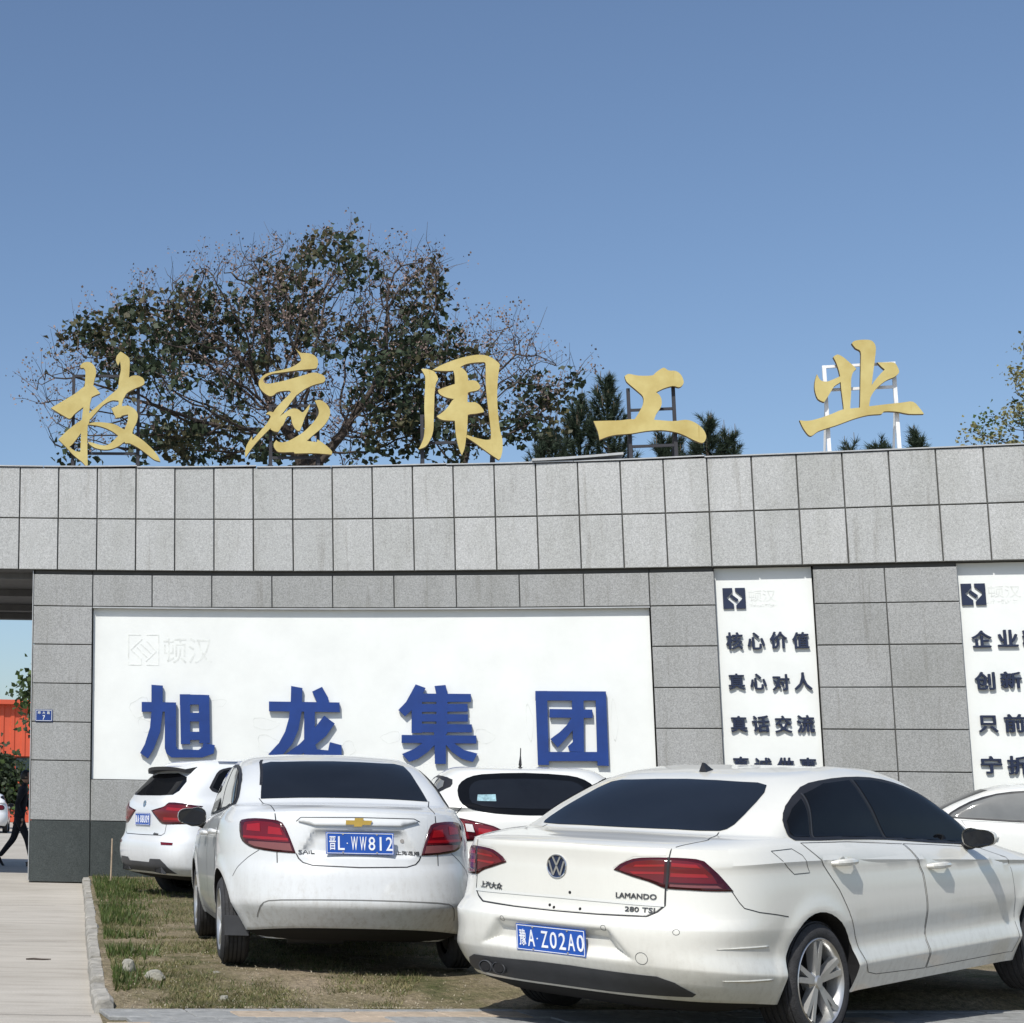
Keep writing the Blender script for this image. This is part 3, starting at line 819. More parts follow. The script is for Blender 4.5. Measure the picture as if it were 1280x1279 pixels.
rock('stone', 'small dark clod on the bare soil near the edge of the paving', (1.24, 10.42, 0.045), (0.035, 0.03, 0.025), 9)
rock('stone', 'small pale stone on the grass near the rear wheel of the dusty sedan', (1.30, 11.35, 0.10), (0.06, 0.03, 0.014), 12)
# wooden stake by the wall
st = MB(); st.tube([(0, 0, 0), (0.01, 0, 0.3), (0.018, 0.004, 0.62)], [0.013, 0.012, 0.010], 6)
o = st.obj('wooden_stake', M['wood'], None, loc=(1.27, 24.0, 0.07)); tag(o, 'thin pale wooden stake stuck in the grass by the dark wall base', 'stake')
tw = MB(); tw.tube([(-0.09, 0, 0.004), (-0.03, 0.01, 0.006), (0.03, -0.005, 0.004), (0.1, 0.004, 0.006)], [0.006, 0.008, 0.007, 0.004], 5)
o = tw.obj('twig', M['bark'], None, loc=(0.15, 13.28, -0.010)); tag(o, 'dark broken twig lying on the concrete drive', 'twig')

# grass blades: one mass
def blades(n, fx, height, wid, mats, seed, lean=0.5):
    g = np.random.default_rng(seed)
    x, y = fx(g, n); z = lawn_z(x, y) - 0.006
    n = len(x)
    h = height(g, x, y, n); a = g.uniform(0, 2 * np.pi, n); ln = g.uniform(0.1, lean, n) * h
    la = g.uniform(0, 2 * np.pi, n); w = wid * g.uniform(0.6, 1.4, n)
    p0 = np.stack([x - np.cos(a) * w, y - np.sin(a) * w, z], 1); p1 = np.stack([x + np.cos(a) * w, y + np.sin(a) * w, z], 1)
    p2 = np.stack([x + np.cos(la) * ln, y + np.sin(la) * ln, z + h], 1)
    V = np.stack([p0, p1, p2], 1).reshape(-1, 3); T = np.arange(n * 3).reshape(-1, 3)
    return V, T
def vnoise(x, y, s, seed):
    g = np.random.default_rng(seed); out = np.zeros_like(x)
    for k in range(6):
        a = g.uniform(0, 2 * np.pi); f = s * g.uniform(0.6, 1.8); out += np.sin((x * np.cos(a) + y * np.sin(a)) * f + g.uniform(0, 6))
    return out / 6
def field(g, n):
    u = g.uniform(0, 1, n) ** 1.7; y = 10.05 + u * 15.8
    kx = kerb_x(y) + 0.1; x = kx + g.uniform(0, 1, n) ** 1.2 * (1.2 + 0.35 * (y - 9)) 
    keep = (y > edge_y(x) + 0.03) & (vnoise(x, y, 3.0, 4) + 0.6 * vnoise(x, y, 9.0, 5) + g.uniform(-0.25, 0.25, n) > 0.0 - 0.30 * np.clip((y - 13) / 8, 0, 1.5))
    return x[keep], y[keep]
def fringe(g, n):
    u = g.uniform(0, 1, n); y = 10.6 + u * 14.6
    x = kerb_x(y) + 0.09 + np.abs(g.normal(0, 0.10 + 0.02 * (y - 10), n))
    keep = (vnoise(x * 0, y, 2.2, 8) + 0.5 * vnoise(x * 0, y, 6.0, 9) + g.uniform(-0.3, 0.3, n) > -0.05) | (y > 21)
    return x[keep], y[keep]
V1, T1 = blades(130000, field, lambda g, x, y, n: g.uniform(0.012, 0.036, n) * (1 + 0.35 * np.clip((y - 12) / 8, 0, 1)), 0.0035, None, 21, 1.4)
V2, T2 = blades(15000, fringe, lambda g, x, y, n: g.uniform(0.02, 0.12, n) * g.uniform(0.3, 1, n), 0.008, None, 22, 0.7)
VV = np.concatenate([V1, V2]); TT = np.concatenate([T1, T2 + len(V1)])
mi = np.concatenate([(nrng.uniform(0, 1, len(T1)) > 0.30).astype(int), (nrng.uniform(0, 1, len(T2)) > 0.92).astype(int)])
o = mesh_obj('grass', raw_mesh('grass', VV, TT, [M['grass'], M['grass_dry']], mi)); tag(o, 'patchy short green and dry grass growing on the bank', 'grass', kind='stuff')
# straw flecks and crumbs on the soil
n = 2600; g = np.random.default_rng(31)
u = g.uniform(0, 1, n) ** 1.6; y = 10.03 + u * 12; x = kerb_x(y) + 0.1 + g.uniform(0, 1, n) * (1.5 + 0.4 * (y - 9)); y = np.maximum(y, edge_y(x) + 0.02)
z = lawn_z(x, y) + 0.010; a = g.uniform(0, np.pi, n); l = g.uniform(0.002, 0.012, n) * g.uniform(0.4, 1, n); w = g.uniform(0.001, 0.0035, n)
c, s_ = np.cos(a), np.sin(a)
P = [np.stack([x + sx * c * l - sy * s_ * w, y + sx * s_ * l + sy * c * w, z + 0.004 * sx + g.uniform(0, .004, n)], 1) for sx, sy in ((-1, -1), (1, -1), (1, 1), (-1, 1))]
o = mesh_obj('straw_litter', raw_mesh('straw_litter', np.stack(P, 1).reshape(-1, 3), np.arange(n * 4).reshape(-1, 4), M['straw'])); tag(o, 'pale straw flecks and crumbs scattered over the soil', 'litter', kind='stuff')

# ------------------------------------------------------------------ car paint and glass
def paint(name, col, dirt=0.0):
    m, nt, b = new_mat(name); setp(b, Roughness=0.32, Coat_Weight=0.8, Coat_Roughness=0.06, Specular_IOR_Level=0.5)
    v = pos_node(nt, 'object')
    n1 = noise(nt, v, 3.0, 5.0, 0.7); n2 = noise(nt, v, 26.0, 4.0, 0.75); n3 = noise(nt, v, 10.0, 5.0, 0.7, (2.5, 2.5, 0.30))
    c = ramp(nt, n1, [(0.3, tuple(k * 0.975 for k in col)), (0.7, col)])
    if dirt:
        d = mixc(nt, 1.0, ramp(nt, n3, [(0.40, 0.0), (0.62, 1.0)]), ramp(nt, n2, [(0.36, 0.0), (0.66, 1.0)]), 'MULTIPLY')
        sep = nt.nodes.new('ShaderNodeSeparateXYZ'); nt.links.new(v, sep.inputs[0])
        low = ramp(nt, sep.outputs['Z'], [(0.30, 1.0), (0.72, 0.12)])     # road spray reaches the lower panels
        f = mixc(nt, 1.0, d, low, 'MULTIPLY')
        f = mixc(nt, 1.0, f, (dirt, dirt, dirt), 'MULTIPLY')
        c = mixc(nt, f, c, (0.30, 0.27, 0.22))
        r = ramp(nt, f, [(0.0, 0.30), (1.0, 0.75)]); nt.links.new(r, b.inputs['Roughness'])
    nt.links.new(c, b.inputs['Base Color'])
    return m
M['paint_cream'] = paint('paint_cream', (0.665, 0.66, 0.605), 0.35)
M['paint_white'] = paint('paint_white', (0.61, 0.625, 0.62), 0.6)
M['paint_cool'] = paint('paint_cool', (0.66, 0.68, 0.69), 0.3)
M['paint_warm'] = paint('paint_warm', (0.65, 0.655, 0.62), 0.3)
M['car_black'] = plain('car_black', (0.012, 0.012, 0.014), 0.5, var=0.2)
M['car_grey'] = plain('car_grey', (0.045, 0.047, 0.052), 0.55, var=0.2)
M['wheel_well'] = plain('wheel_well', (0.008, 0.008, 0.009), 0.9)
def glassy(name, col, rough=0.03, spec=0.45, coat=0.2):
    m, nt, b = new_mat(name); setp(b, Roughness=rough, Specular_IOR_Level=spec, Coat_Weight=coat, Coat_Roughness=0.02)
    v = pos_node(nt, 'object'); n = noise(nt, v, 1.7, 4.0, 0.6)
    nt.links.new(ramp(nt, n, [(0.3, tuple(k * 0.75 for k in col)), (0.7, tuple(k * 1.2 for k in col))]), b.inputs['Base Color']); return m
M['glass'] = glassy('tinted_glass', (0.006, 0.007, 0.009), 0.03, 0.10, 0.0)
M['glass_rear'] = glassy('rear_glass', (0.010, 0.012, 0.016), 0.04, 0.30, 0.0)
M['glass_grey'] = glassy('grey_glass', (0.16, 0.165, 0.16), 0.05)
M['lamp_red'] = glassy('lamp_red', (0.130, 0.004, 0.009), 0.12)
M['lamp_bright'] = glassy('lamp_bright', (0.30, 0.009, 0.014), 0.12)
M['lamp_deep'] = glassy('lamp_deep', (0.05, 0.004, 0.008), 0.12)
M['lamp_clear'] = glassy('lamp_clear', (0.20, 0.065, 0.065), 0.15)
M['lamp_white'] = glassy('lamp_white', (0.62, 0.60, 0.60), 0.12)
M['chrome'] = plain('chrome', (0.62, 0.62, 0.63), 0.14, metal=1.0, var=0.05)
M['badge_gold'] = plain('badge_gold', (0.62, 0.42, 0.10), 0.3, metal=0.6)
M['alloy'] = plain('alloy', (0.50, 0.50, 0.49), 0.35, metal=0.75, var=0.15)
M['tyre'] = plain('tyre', (0.030, 0.030, 0.032), 0.85, var=0.3, scale=18, bumpy=0.5)
M['plate_blue'] = plain('plate_blue', (0.012, 0.075, 0.36), 0.4, var=0.1)
M['plate_white'] = plain('plate_white', (0.75, 0.77, 0.80), 0.5)

def super_ring(d, K, Ms):
    """half outline of one level, from the rear centre round the side to the front centre"""
    yr, Lr, nr, w, yf, Lf, nf = d['yr'], d['Lr'], d['nr'], d['w'], d['yf'], d['Lf'], d['nf']
    ph = np.linspace(0, np.pi / 2, K)
    def quarter(L, n, y0, sgn):
        # parametrise evenly by angle of the superellipse
        x = w * np.sin(ph) ** (2 / n); y = y0 + sgn * L * (1 - np.clip(np.cos(ph), 0, 1) ** (2 / n))
        # resample by arc length so that points stay even
        q = np.stack([np.interp(np.linspace(0, 1, 400), np.linspace(0, 1, K), x), np.interp(np.linspace(0, 1, 400), np.linspace(0, 1, K), y)], 1)
        ph2 = np.linspace(0, np.pi / 2, 600); xx = np.sin(ph2) ** (2 / n); yy = 1 - np.clip(np.cos(ph2), 0, 1) ** (2 / n)
        X = max(w, 0.25) * xx; Y = L * yy
        l = np.concatenate([[0], np.cumsum(np.hypot(np.diff(X), np.diff(Y)))]); t = np.linspace(0, l[-1], K)
        return np.interp(t, l, w * xx), y0 + sgn * np.interp(t, l, Y)
    xr, yrr = quarter(Lr, nr, yr, 1); xf, yff = quarter(Lf, nf, yf, -1)
    ys = np.linspace(yr + Lr, yf - Lf, Ms + 2)[1:-1]; xs = np.full(Ms, w)
    x = np.concatenate([xr, xs, xf[::-1]]); y = np.concatenate([yrr, ys, yff[::-1]])
    bow = d.get('bow', 0.0); ym = (yr + yf) / 2
    x = x * (1 - bow * ((y - ym) / (yf - yr) * 2) ** 2)
    zc = d['z']
    if not hasattr(zc, '__len__'): z = np.full(len(x), float(zc))
    else:
        yy = np.linspace(yr - .05, yf + .05, 300); zz = np.interp(yy, [p[0] for p in zc], [p[1] for p in zc])
        k = np.exp(-np.linspace(-2, 2, 41) ** 2); k /= k.sum()
        zz = np.convolve(np.pad(zz, 20, mode='edge'), k, 'valid'); z = np.interp(y, yy, zz)
    z = z - d.get('droop', 0.0) * (x / max(w, .01)) ** 2 * np.clip(1 - (y - yr) / max(Lr, .01), 0, 1)
    return np.stack([x, y, z], 1)

def loft_body(rings, K=34, Ms=70, sub=6, fine=()):
    P = np.array([super_ring(r, K, Ms) for r in rings]); n = len(rings)
    c = np.array([r.get('c', 0.0) for r in rings])
    out = []
    def tang(i):
        if i == 0: return P[1] - P[0]
        if i == n - 1: return P[-1] - P[-2]
        d0 = np.linalg.norm(P[i] - P[i - 1], axis=1, keepdims=True) + 1e-6; d1 = np.linalg.norm(P[i + 1] - P[i], axis=1, keepdims=True) + 1e-6
        return ((P[i] - P[i - 1]) / d0 * d1 + (P[i + 1] - P[i]) / d1 * d0) / (d0 + d1)     # unit-speed tangent
    for i in range(n - 1):
        d = np.linalg.norm(P[i + 1] - P[i], axis=1, keepdims=True); dm = float(np.median(d))
        s = max(2, min(sub * 2, int(round(dm / 0.028))))
        if i in fine: s = max(s, int(round(float(np.max(d)) / 0.009)))
        lin = P[i + 1] - P[i]
        t0 = tang(i) * d if 0 < i else lin; t1 = tang(i + 1) * d if i + 1 < n - 1 else lin
        m0 = lin * c[i] + t0 * (1 - c[i]); m1 = lin * c[i + 1] + t1 * (1 - c[i + 1])
        for k in range(s):
            t = k / s; t2, t3 = t * t, t ** 3
            out.append((2 * t3 - 3 * t2 + 1) * P[i] + (t3 - 2 * t2 + t) * m0 + (-2 * t3 + 3 * t2) * P[i + 1] + (t3 - t2) * m1)
    out.append(P[-1])
    G = np.array(out); G[:, 0, 0] = 0; G[:, -1, 0] = 0; G[:, :, 0] = np.maximum(G[:, :, 0], 0)
    return G

def inside(poly, x, z):
    """signed distance-like: positive inside; distance to the outline"""
    p = np.array(poly); n = len(p); res = np.zeros(len(x), bool); dist = np.full(len(x), 9.0)
    for i in range(n):
        a, b = p[i], p[(i + 1) % n]
        cond = ((a[1] > z) != (b[1] > z)) & (x < (b[0] - a[0]) * (z - a[1]) / (b[1] - a[1] + 1e-12) + a[0]); res ^= cond
        ab = b - a; t = np.clip(((x - a[0]) * ab[0] + (z - a[1]) * ab[1]) / (ab @ ab), 0, 1)
        dist = np.minimum(dist, np.hypot(x - a[0] - t * ab[0], z - a[1] - t * ab[1]))
    return np.where(res, dist, -dist)

class Car:
    def __init__(s, name, label, rings, pose, mat, hubs, wheel_r, group='white cars parked by the wall', dents=(), arch=1.17, flare=0.012, K=34, Ms=70, tyre_w=0.21, arch_depth=0.36, under=0.33, fine=()):
        X, Y, psi, zg, pt = pose[:5]; roll = pose[5] if len(pose) > 5 else 0.0
        piv = Vector((0, 1.04 * (1 - math.cos(pt)), -1.04 * math.sin(pt)))
        loc = Vector((X + piv.y * math.sin(psi), Y + piv.y * math.cos(psi), zg + piv.z))
        s.t = thing(name, label, 'car', loc, (pt, roll, -psi), group); s.mat = mat; s.rings = rings
        G = loft_body(rings, K, Ms, 6, fine); nr, nc = G.shape[:2]
        v = G.reshape(-1, 3).copy()
        rear = v[:, 1] < 1.0
        for poly, depth, fall in dents:
            d = inside(poly, v[:, 0], v[:, 2]); d2 = inside([(-a, b) for a, b in poly], v[:, 0], v[:, 2]); d = np.maximum(d, d2)
            k = np.clip(d / fall, 0, 1); k = k * k * (3 - 2 * k)
            v[:, 1] += np.where(rear & (v[:, 1] < 0.5), depth * k, 0)
        for hy, hz in hubs:
            rr = np.hypot(v[:, 1] - hy, v[:, 2] - hz); k = np.exp(-((rr - wheel_r * arch - 0.02) / 0.045) ** 2)
            v[:, 0] += np.where((v[:, 0] > 0.6) & (v[:, 2] < hz + wheel_r * 1.5), flare * k, 0)
        vm = v.copy(); vm[:, 0] *= -1
        idx = np.arange(nr * nc).reshape(nr, nc); off = nr * nc
        F = np.stack([idx[:-1, :-1].ravel(), idx[:-1, 1:].ravel(), idx[1:, 1:].ravel(), idx[1:, :-1].ravel()], 1)
        F2 = F[:, ::-1] + off
        bm = bmesh.new()
        vs = [bm.verts.new(p) for p in np.concatenate([v, vm])]
        for f in np.concatenate([F, F2]):
            try: bm.faces.new([vs[i] for i in f])
            except ValueError: pass
        bmesh.ops.remove_doubles(bm, verts=bm.verts, dist=1e-4)
        bmesh.ops.dissolve_degenerate(bm, edges=bm.edges, dist=1e-5)
        bmesh.ops.recalc_face_normals(bm, faces=bm.faces)
        me = bpy.data.meshes.new('body'); bm.to_mesh(me)
        bm.verts.ensure_lookup_table(); bm.normal_update()
        s.bvh = BVHTree.FromBMesh(bm); s.fv = [[q.index for q in f.verts] for f in bm.faces]; s.vn = [q.normal.copy() for q in bm.verts]; s.vc = [q.co.copy() for q in bm.verts]
        bm.free()
        me.materials.append(mat); me.materials.append(M['wheel_well'])
        me.polygons.foreach_set('use_smooth', [True] * len(me.polygons))
        body = mesh_obj('body', me)
        # wheel arches cut out of the shell
        for hy, hz in hubs:
            for sx in (-1, 1):
                cb = MB(); N = 40; prof = []
                xa, xb = sx * (0.94 - arch_depth), sx * 1.3
                vs_ = []
                for xx in (xa, xb):
                    for k in range(N):
                        a = 2 * math.pi * k / N; vs_.append((xx, hy + wheel_r * arch * math.cos(a), hz + wheel_r * arch * math.sin(a)))
                fs_ = [(k, (k + 1) % N, N + (k + 1) % N, N + k) for k in range(N)] + [tuple(range(N))[::-1], tuple(range(N, 2 * N))]
                cb.add(vs_, fs_)
                # open the arch downwards
                co = cb.obj('cutter', [M['wheel_well']], None)
                md = body.modifiers.new('arch', 'BOOLEAN'); md.operation = 'DIFFERENCE'; md.solver = 'EXACT'; md.object = co
                try: md.material_mode = 'TRANSFER'
                except Exception: pass
        dg = bpy.context.evaluated_depsgraph_get()
        new = bpy.data.meshes.new_from_object(body.evaluated_get(dg))
        for md in list(body.modifiers):
            c = md.object; body.modifiers.remove(md); bpy.data.objects.remove(c)
        old = body.data; body.data = new; bpy.data.meshes.remove(old)
        new.set_sharp_from_angle(angle=R(32)); new.name = 'body'
        for p in new.polygons:                                       # dark underbody
            if p.normal.z < -0.76 and p.center.z < under: p.material_index = 1
        body.parent = s.t; s.body = body
        s.hubs = hubs; s.wr = wheel_r; s.tw = tyre_w

    # -------- rays onto the shell
    def hit(s, p, axis):
        if axis == 'rear': o, d = Vector((p[0], -2.0, p[1])), Vector((0, 1, 0))
        elif axis == 'front': o, d = Vector((p[0], 8.0, p[1])), Vector((0, -1, 0))
        elif axis == 'right': o, d = Vector((2.0, p[0], p[1])), Vector((-1, 0, 0))
        elif axis == 'left': o, d = Vector((-2.0, p[0], p[1])), Vector((1, 0, 0))
        else: o, d = Vector((p[0], p[1], 3.0)), Vector((0, 0, -1))
        h, n, i, _ = s.bvh.ray_cast(o, d)
        if h is None:
            h, n, i, _ = s.bvh.find_nearest(o + d * 2.0)
        ids = s.fv[i]; w = [1.0 / ((s.vc[k] - h).length + 1e-4) for k in ids]; nn = Vector((0, 0, 0))
        for k, q in zip(ids, w): nn += s.vn[k] * q
        nn.normalize()
        if nn.dot(n) < 0: nn = n
        return h, nn

    def patch(s, name, outline, axis, mat, off=0.003, parent=None, step=0.03, smooth_n=0, rim=0.0, label=None):
        """a panel that follows the shell inside a 2-D outline"""
        P = smooth_closed(outline, smooth_n) if smooth_n else list(outline)
        Q = []
        for i, a in enumerate(P):                                   # resample long edges
            b = P[(i + 1) % len(P)]; l = math.hypot(b[0] - a[0], b[1] - a[1]); k = max(1, int(math.ceil(l / step)))
            for j in range(k): Q.append((a[0] + (b[0] - a[0]) * j / k, a[1] + (b[1] - a[1]) * j / k))
        n0 = len(Q); pts = [Vector(q) for q in Q]
        xs = [q[0] for q in Q]; ys = [q[1] for q in Q]
        gx, gy = np.meshgrid(np.arange(min(xs) + step / 2, max(xs), step), np.arange(min(ys) + step / 2, max(ys), step))
        gx, gy = gx.ravel(), gy.ravel()
        if len(gx):
            d = inside(Q, gx, gy)
            pts += [Vector((a, b)) for a, b, k in zip(gx, gy, d) if k > step * 0.35]
        v, e, f, *_ = delaunay_2d_cdt(pts, [], [list(range(n0))], 1, 1e-6)
        vs = []; ns = []
        for p in v:
            h, n = s.hit((p.x, p.y), axis); vs.append(h + n * off); ns.append(n)
        fs = [tuple(t) for t in f]
        # orientation
        t = fs[0]; fn = (vs[t[1]] - vs[t[0]]).cross(vs[t[2]] - vs[t[0]])
        if fn.dot(ns[t[0]]) < 0: fs = [tuple(reversed(t)) for t in fs]
        me = bpy.data.meshes.new(name)
        if rim:
            edges = {}
            for t in fs:
                for i in range(3):
                    a, b = t[i], t[(i + 1) % 3]; edges.setdefault((min(a, b), max(a, b)), []).append((a, b))
            nv = len(vs); vs2 = [p - n * (off + rim) for p, n in zip(vs, ns)]
            fs2 = fs + [(b, a, a + nv, b + nv) for l in edges.values() if len(l) == 1 for a, b in l]
            me.from_pydata([tuple(p) for p in vs + vs2], [], fs2); ns = ns + ns
        else:
            me.from_pydata([tuple(p) for p in vs], [], fs)
        me.materials.append(mat); me.polygons.foreach_set('use_smooth', [True] * len(me.polygons))
        if not rim: me.normals_split_custom_set_from_vertices([tuple(n) for n in ns])
        o = mesh_obj(name, me, parent if parent is not None else s.t)
        if label: o['label'] = label
        return o

    def seam(s, name, line, axis, width=0.006, mat=None, off=0.0012, parent=None, smooth_n=0, closed=False, step=0.02):
        L = [Vector(p) for p in line]
        if closed: L.append(L[0])
        if smooth_n:
            q = smooth_closed([tuple(p) for p in L], smooth_n)
            L = [Vector(p) for p in (q[:-(smooth_n - 1)] if smooth_n > 1 else q)]
            if len(L) > len(line) * smooth_n: L = L[:len(line) * smooth_n]
        pts = []
        for a, b in zip(L[:-1], L[1:]):
            k = max(1, int(math.ceil((b - a).length / step)))
            for j in range(k): pts.append(a + (b - a) * j / k)
        pts.append(L[-1])
        c3 = [s.hit(p, axis) for p in pts]; vs = []
        for i, (h, n) in enumerate(c3):
            t = (c3[min(i + 1, len(c3) - 1)][0] - c3[max(i - 1, 0)][0])
            w = t.cross(n)
            w = w.normalized() * width / 2 if w.length > 1e-9 else Vector((width / 2, 0, 0))
            vs += [h + n * off - w, h + n * off + w]
        fs = [(2 * i, 2 * i + 1, 2 * i + 3, 2 * i + 2) for i in range(len(c3) - 1)]
        me = bpy.data.meshes.new(name); me.from_pydata([tuple(v) for v in vs], [], fs); me.materials.append(mat or M['car_black'])
        return mesh_obj(name, me, parent if parent is not None else s.t)

    def both(s, fn):
        for ax, sg in (('right', 1), ('left', -1)): fn(ax, sg)

    def wheels(s, style='five', half_track=0.77, rim_r=0.222, parts=True):
        r, w = s.wr, s.tw
        ty = MB()
        prof = [(-w / 2 + .012, rim_r - .006), (-w / 2, rim_r + .012), (-w / 2 - .004, (rim_r + r) / 2), (-w / 2 + .006, r - .028), (-w / 2 + .022, r - .008)]
        for k in range(5):                                            # circumferential grooves
            a = -w / 2 + .03 + k * (w - .06) / 4.5; prof += [(a, r - .001), (a + (w - .06) / 6.5, r), (a + (w - .06) / 6.4, r - .008), (a + (w - .06) / 4.7, r - .008)]
        prof += [(w / 2 - .022, r - .008), (w / 2 - .006, r - .028), (w / 2 + .004, (rim_r + r) / 2), (w / 2, rim_r + .012), (w / 2 - .012, rim_r - .006)]
        ty.lathe(prof, 56); N = len(prof)
        tyre_me = ty.mesh('tyre', M['tyre'], True, 40)
        rm = MB()
        rm.lathe([(w / 2 - .006, rim_r + .006), (w / 2 + .000, rim_r), (w / 2 - .010, rim_r - .012), (w / 2 - .03, rim_r - .020), (-w / 2 + .02, rim_r - .03)], 56)
        rm.lathe([(w / 2 - .085, 0.0005), (w / 2 - .085, rim_r - .022)], 40, 1)      # dark inside: brake and barrel back
        rm.lathe([(w / 2 - .012, 0.0005), (w / 2 - .012, .028), (w / 2 - .018, .034), (w / 2 - .04, .06), (w / 2 - .08, .065)], 28)
        ns = 5
        for k in range(ns):
            a0 = math.pi / 2 + 2 * math.pi * k / ns
            for da, hw0, hw1 in ((-.155, .022, .019), (.155, .022, .019)) if style == 'five' else ((0, .045, .032),):
                ca, sa = math.cos(a0 + da * .45), math.sin(a0 + da * .45); cb, sb = math.cos(a0 + da), math.sin(a0 + da)
                p0 = Vector((0, ca, sa)) * .035; p1 = Vector((0, cb, sb)) * (rim_r - .012)
                d = (p1 - p0).normalized(); u = Vector((0, -d.z, d.y))
                vs = []
                for p, hw, xo, xi in ((p0, hw0, w / 2 - .020, w / 2 - .06), (p1, hw1, w / 2 - .004, w / 2 - .05)):
                    vs += [p + u * hw + Vector((xi, 0, 0)), p + u * hw * .72 + Vector((xo, 0, 0)), p - u * hw * .72 + Vector((xo, 0, 0)), p - u * hw + Vector((xi, 0, 0))]
                rm.add(vs, [(0, 1, 5, 4), (1, 2, 6, 5), (2, 3, 7, 6), (3, 0, 4, 7), (0, 3, 2, 1), (4, 5, 6, 7)])
        rim_me = rm.mesh('rim', [M['alloy'], M['wheel_well']], True, 30)
        for hy, hz in s.hubs:
            for sx in (1, -1):
                wt = bpy.data.objects.new('wheel', None); link(wt, s.t); wt.location = (sx * half_track, hy, r); wt.rotation_euler = (rng.uniform(0, 1.2) if sx < 0 else 0.0, 0, 0 if sx > 0 else math.pi)
                wt.empty_display_size = 0.1
                mesh_obj('tyre', tyre_me, wt); mesh_obj('rim', rim_me, wt)

    def plate(s, text, z, y=None, tilt=0.0, x=0.0):
        if y is None: y = s.hit((x, z), 'rear')[0].y - 0.012
        p = MB().box((0, 0, 0), (0.44, 0.008, 0.14)).obj('number_plate', M['plate_blue'], s.t, loc=(x, y, z), rot=(tilt, 0, 0))
        mb = MB()
        for c, d in (((0, -.005, .0635), (.43, .002, .0035)), ((0, -.005, -.0635), (.43, .002, .0035)), ((-.2135, -.005, 0), (.0035, .002, .1235)), ((.2135, -.005, 0), (.0035, .002, .1235))): mb.box(c, d)
        mb.obj('plate_border', M['plate_white'], p)
        n = len(text); xs = [-.1775, -.1205] + [-.0355 + i * .0565 for i in range(5)]
        for ch, xx in zip(text, xs):
            thin = ch in '1I'
            glyph('plate_character', ch, .012 if thin else .043, .088, .003, M['plate_white'], p, (xx, -.0055, 0), (R(90), 0, 0), bold=0.012)
        glyph('plate_dot', '.', .008, .008, .003, M['plate_white'], p, (-.082, -.0055, 0), (R(90), 0, 0))
        for xx in (-.11, .11):
            for zz in (-.058, .058):
                MB().lathe([(0, .0005), (0, .006), (.004, .006)], 10).obj('screw', M['chrome'], p, loc=(xx, -.0075, zz), rot=(0, 0, R(90)))
        return p

    def badge(s, text, x, z, w, h, mat=None, bold=0.02, name='badge_lettering', depth=0.004):
        """lettering laid onto the curved shell"""
        me = bold_text(text, w, h, depth, mat or M['chrome'], bold)
        for v in me.vertices:
            p, n = s.hit((x + v.co.x, z + v.co.y), 'rear'); v.co = p + n * (v.co.z + depth * .5 + .004)
        return mesh_obj(name, me, s.t)

    def disc(s, name, pts, r, axis, mat, t=0.004, n=20, parent=None):
        h, nn = s.hit(pts, axis)
        q = nn.to_track_quat('Z', 'Y')
        return MB().lathe([(0, r), (t, r * .96), (t, .0004)], n, axis='z').obj(name, mat, parent or s.t, True, loc=h + nn * 0.0008, rot=q.to_euler())

    def mirror(s, y, z, x0, sx, mat, k=1.0):
        """door mirror: rounded shell with a glass facing back"""
        t = bpy.data.objects.new('door_mirror', None); link(t, s.t); t.location = (sx * x0, y, z); t.scale = (sx * k, k, k); t.empty_display_size = .05
        vs = []; fs = []; N = 20; lv = [(0.0, 1.0), (.02, 1.03), (.05, .98), (.085, .80), (.11, .5), (.122, .12)]
        for d, k in lv:
            for i in range(N):
                a = 2 * math.pi * i / N; cx = math.cos(a); cz = math.sin(a)
                ex = math.copysign(abs(cx) ** .7, cx) * .112 * k; ez = math.copysign(abs(cz) ** .75, cz) * .078 * k * (1.0 if cx < 0 else .82)
                vs.append((.13 + ex, d - .02 + .02 * cx, .02 + ez))
        for j in range(len(lv) - 1):
            for i in range(N): fs.append((j * N + i, j * N + (i + 1) % N, (j + 1) * N + (i + 1) % N, (j + 1) * N + i))
        fs.append(tuple((len(lv) - 1) * N + i for i in range(N)))
        MB().add(vs, fs).obj('mirror_shell', mat, t, True, 50)
        gv = [(.13 + math.copysign(abs(math.cos(a)) ** .7, math.cos(a)) * .104, -.017 + .02 * math.cos(a), .02 + math.copysign(abs(math.sin(a)) ** .75, math.sin(a)) * .07 * (1 if math.cos(a) < 0 else .82)) for a in [2 * math.pi * i / N for i in range(N)]]
        MB().add(gv, [tuple(range(N))]).obj('mirror_glass', M['glass_rear'], t)
        MB().tube([(-.05, .05, -.055), (.04, .05, -.05), (.10, .05, -.03)], [.03, .026, .02], 8).obj('mirror_arm', M['car_black'], t, True)
        return t

    def handle(s, y, z, ax, sx, parent):
        h, n = s.hit((y, z), ax)
        mb = MB(); pts = [(0, -.1, 0), (.02, -.085, .002), (.034, -.04, .003), (.036, .03, .003), (.024, .085, .001), (0, .1, 0)]
        mb.tube([(p[0] * sx * 1.15, p[1] * 1.1, p[2]) for p in pts], [.010, .017, .020, .020, .017, .010], 10)
        o = mb.obj('handle', s.mat, parent, True, loc=h)
        d = MB(); d.lathe([(0, .034), (.001, .033), (.001, .0005)], 18, axis='z')
        q = n.to_track_quat('Z', 'Y'); d.obj('handle_cup', M['car_grey'] if False else s.mat, parent, True, loc=h + n * .001, rot=q.to_euler())
        return o

def ring(z, yr, w, yf, Lr=.7, nr=3.0, Lf=.8, nf=2.6, c=0.0, bow=0.0, droop=0.0):
    return dict(z=z, yr=yr, w=w, yf=yf, Lr=Lr, nr=nr, Lf=Lf, nf=nf, c=c, bow=bow, droop=droop)

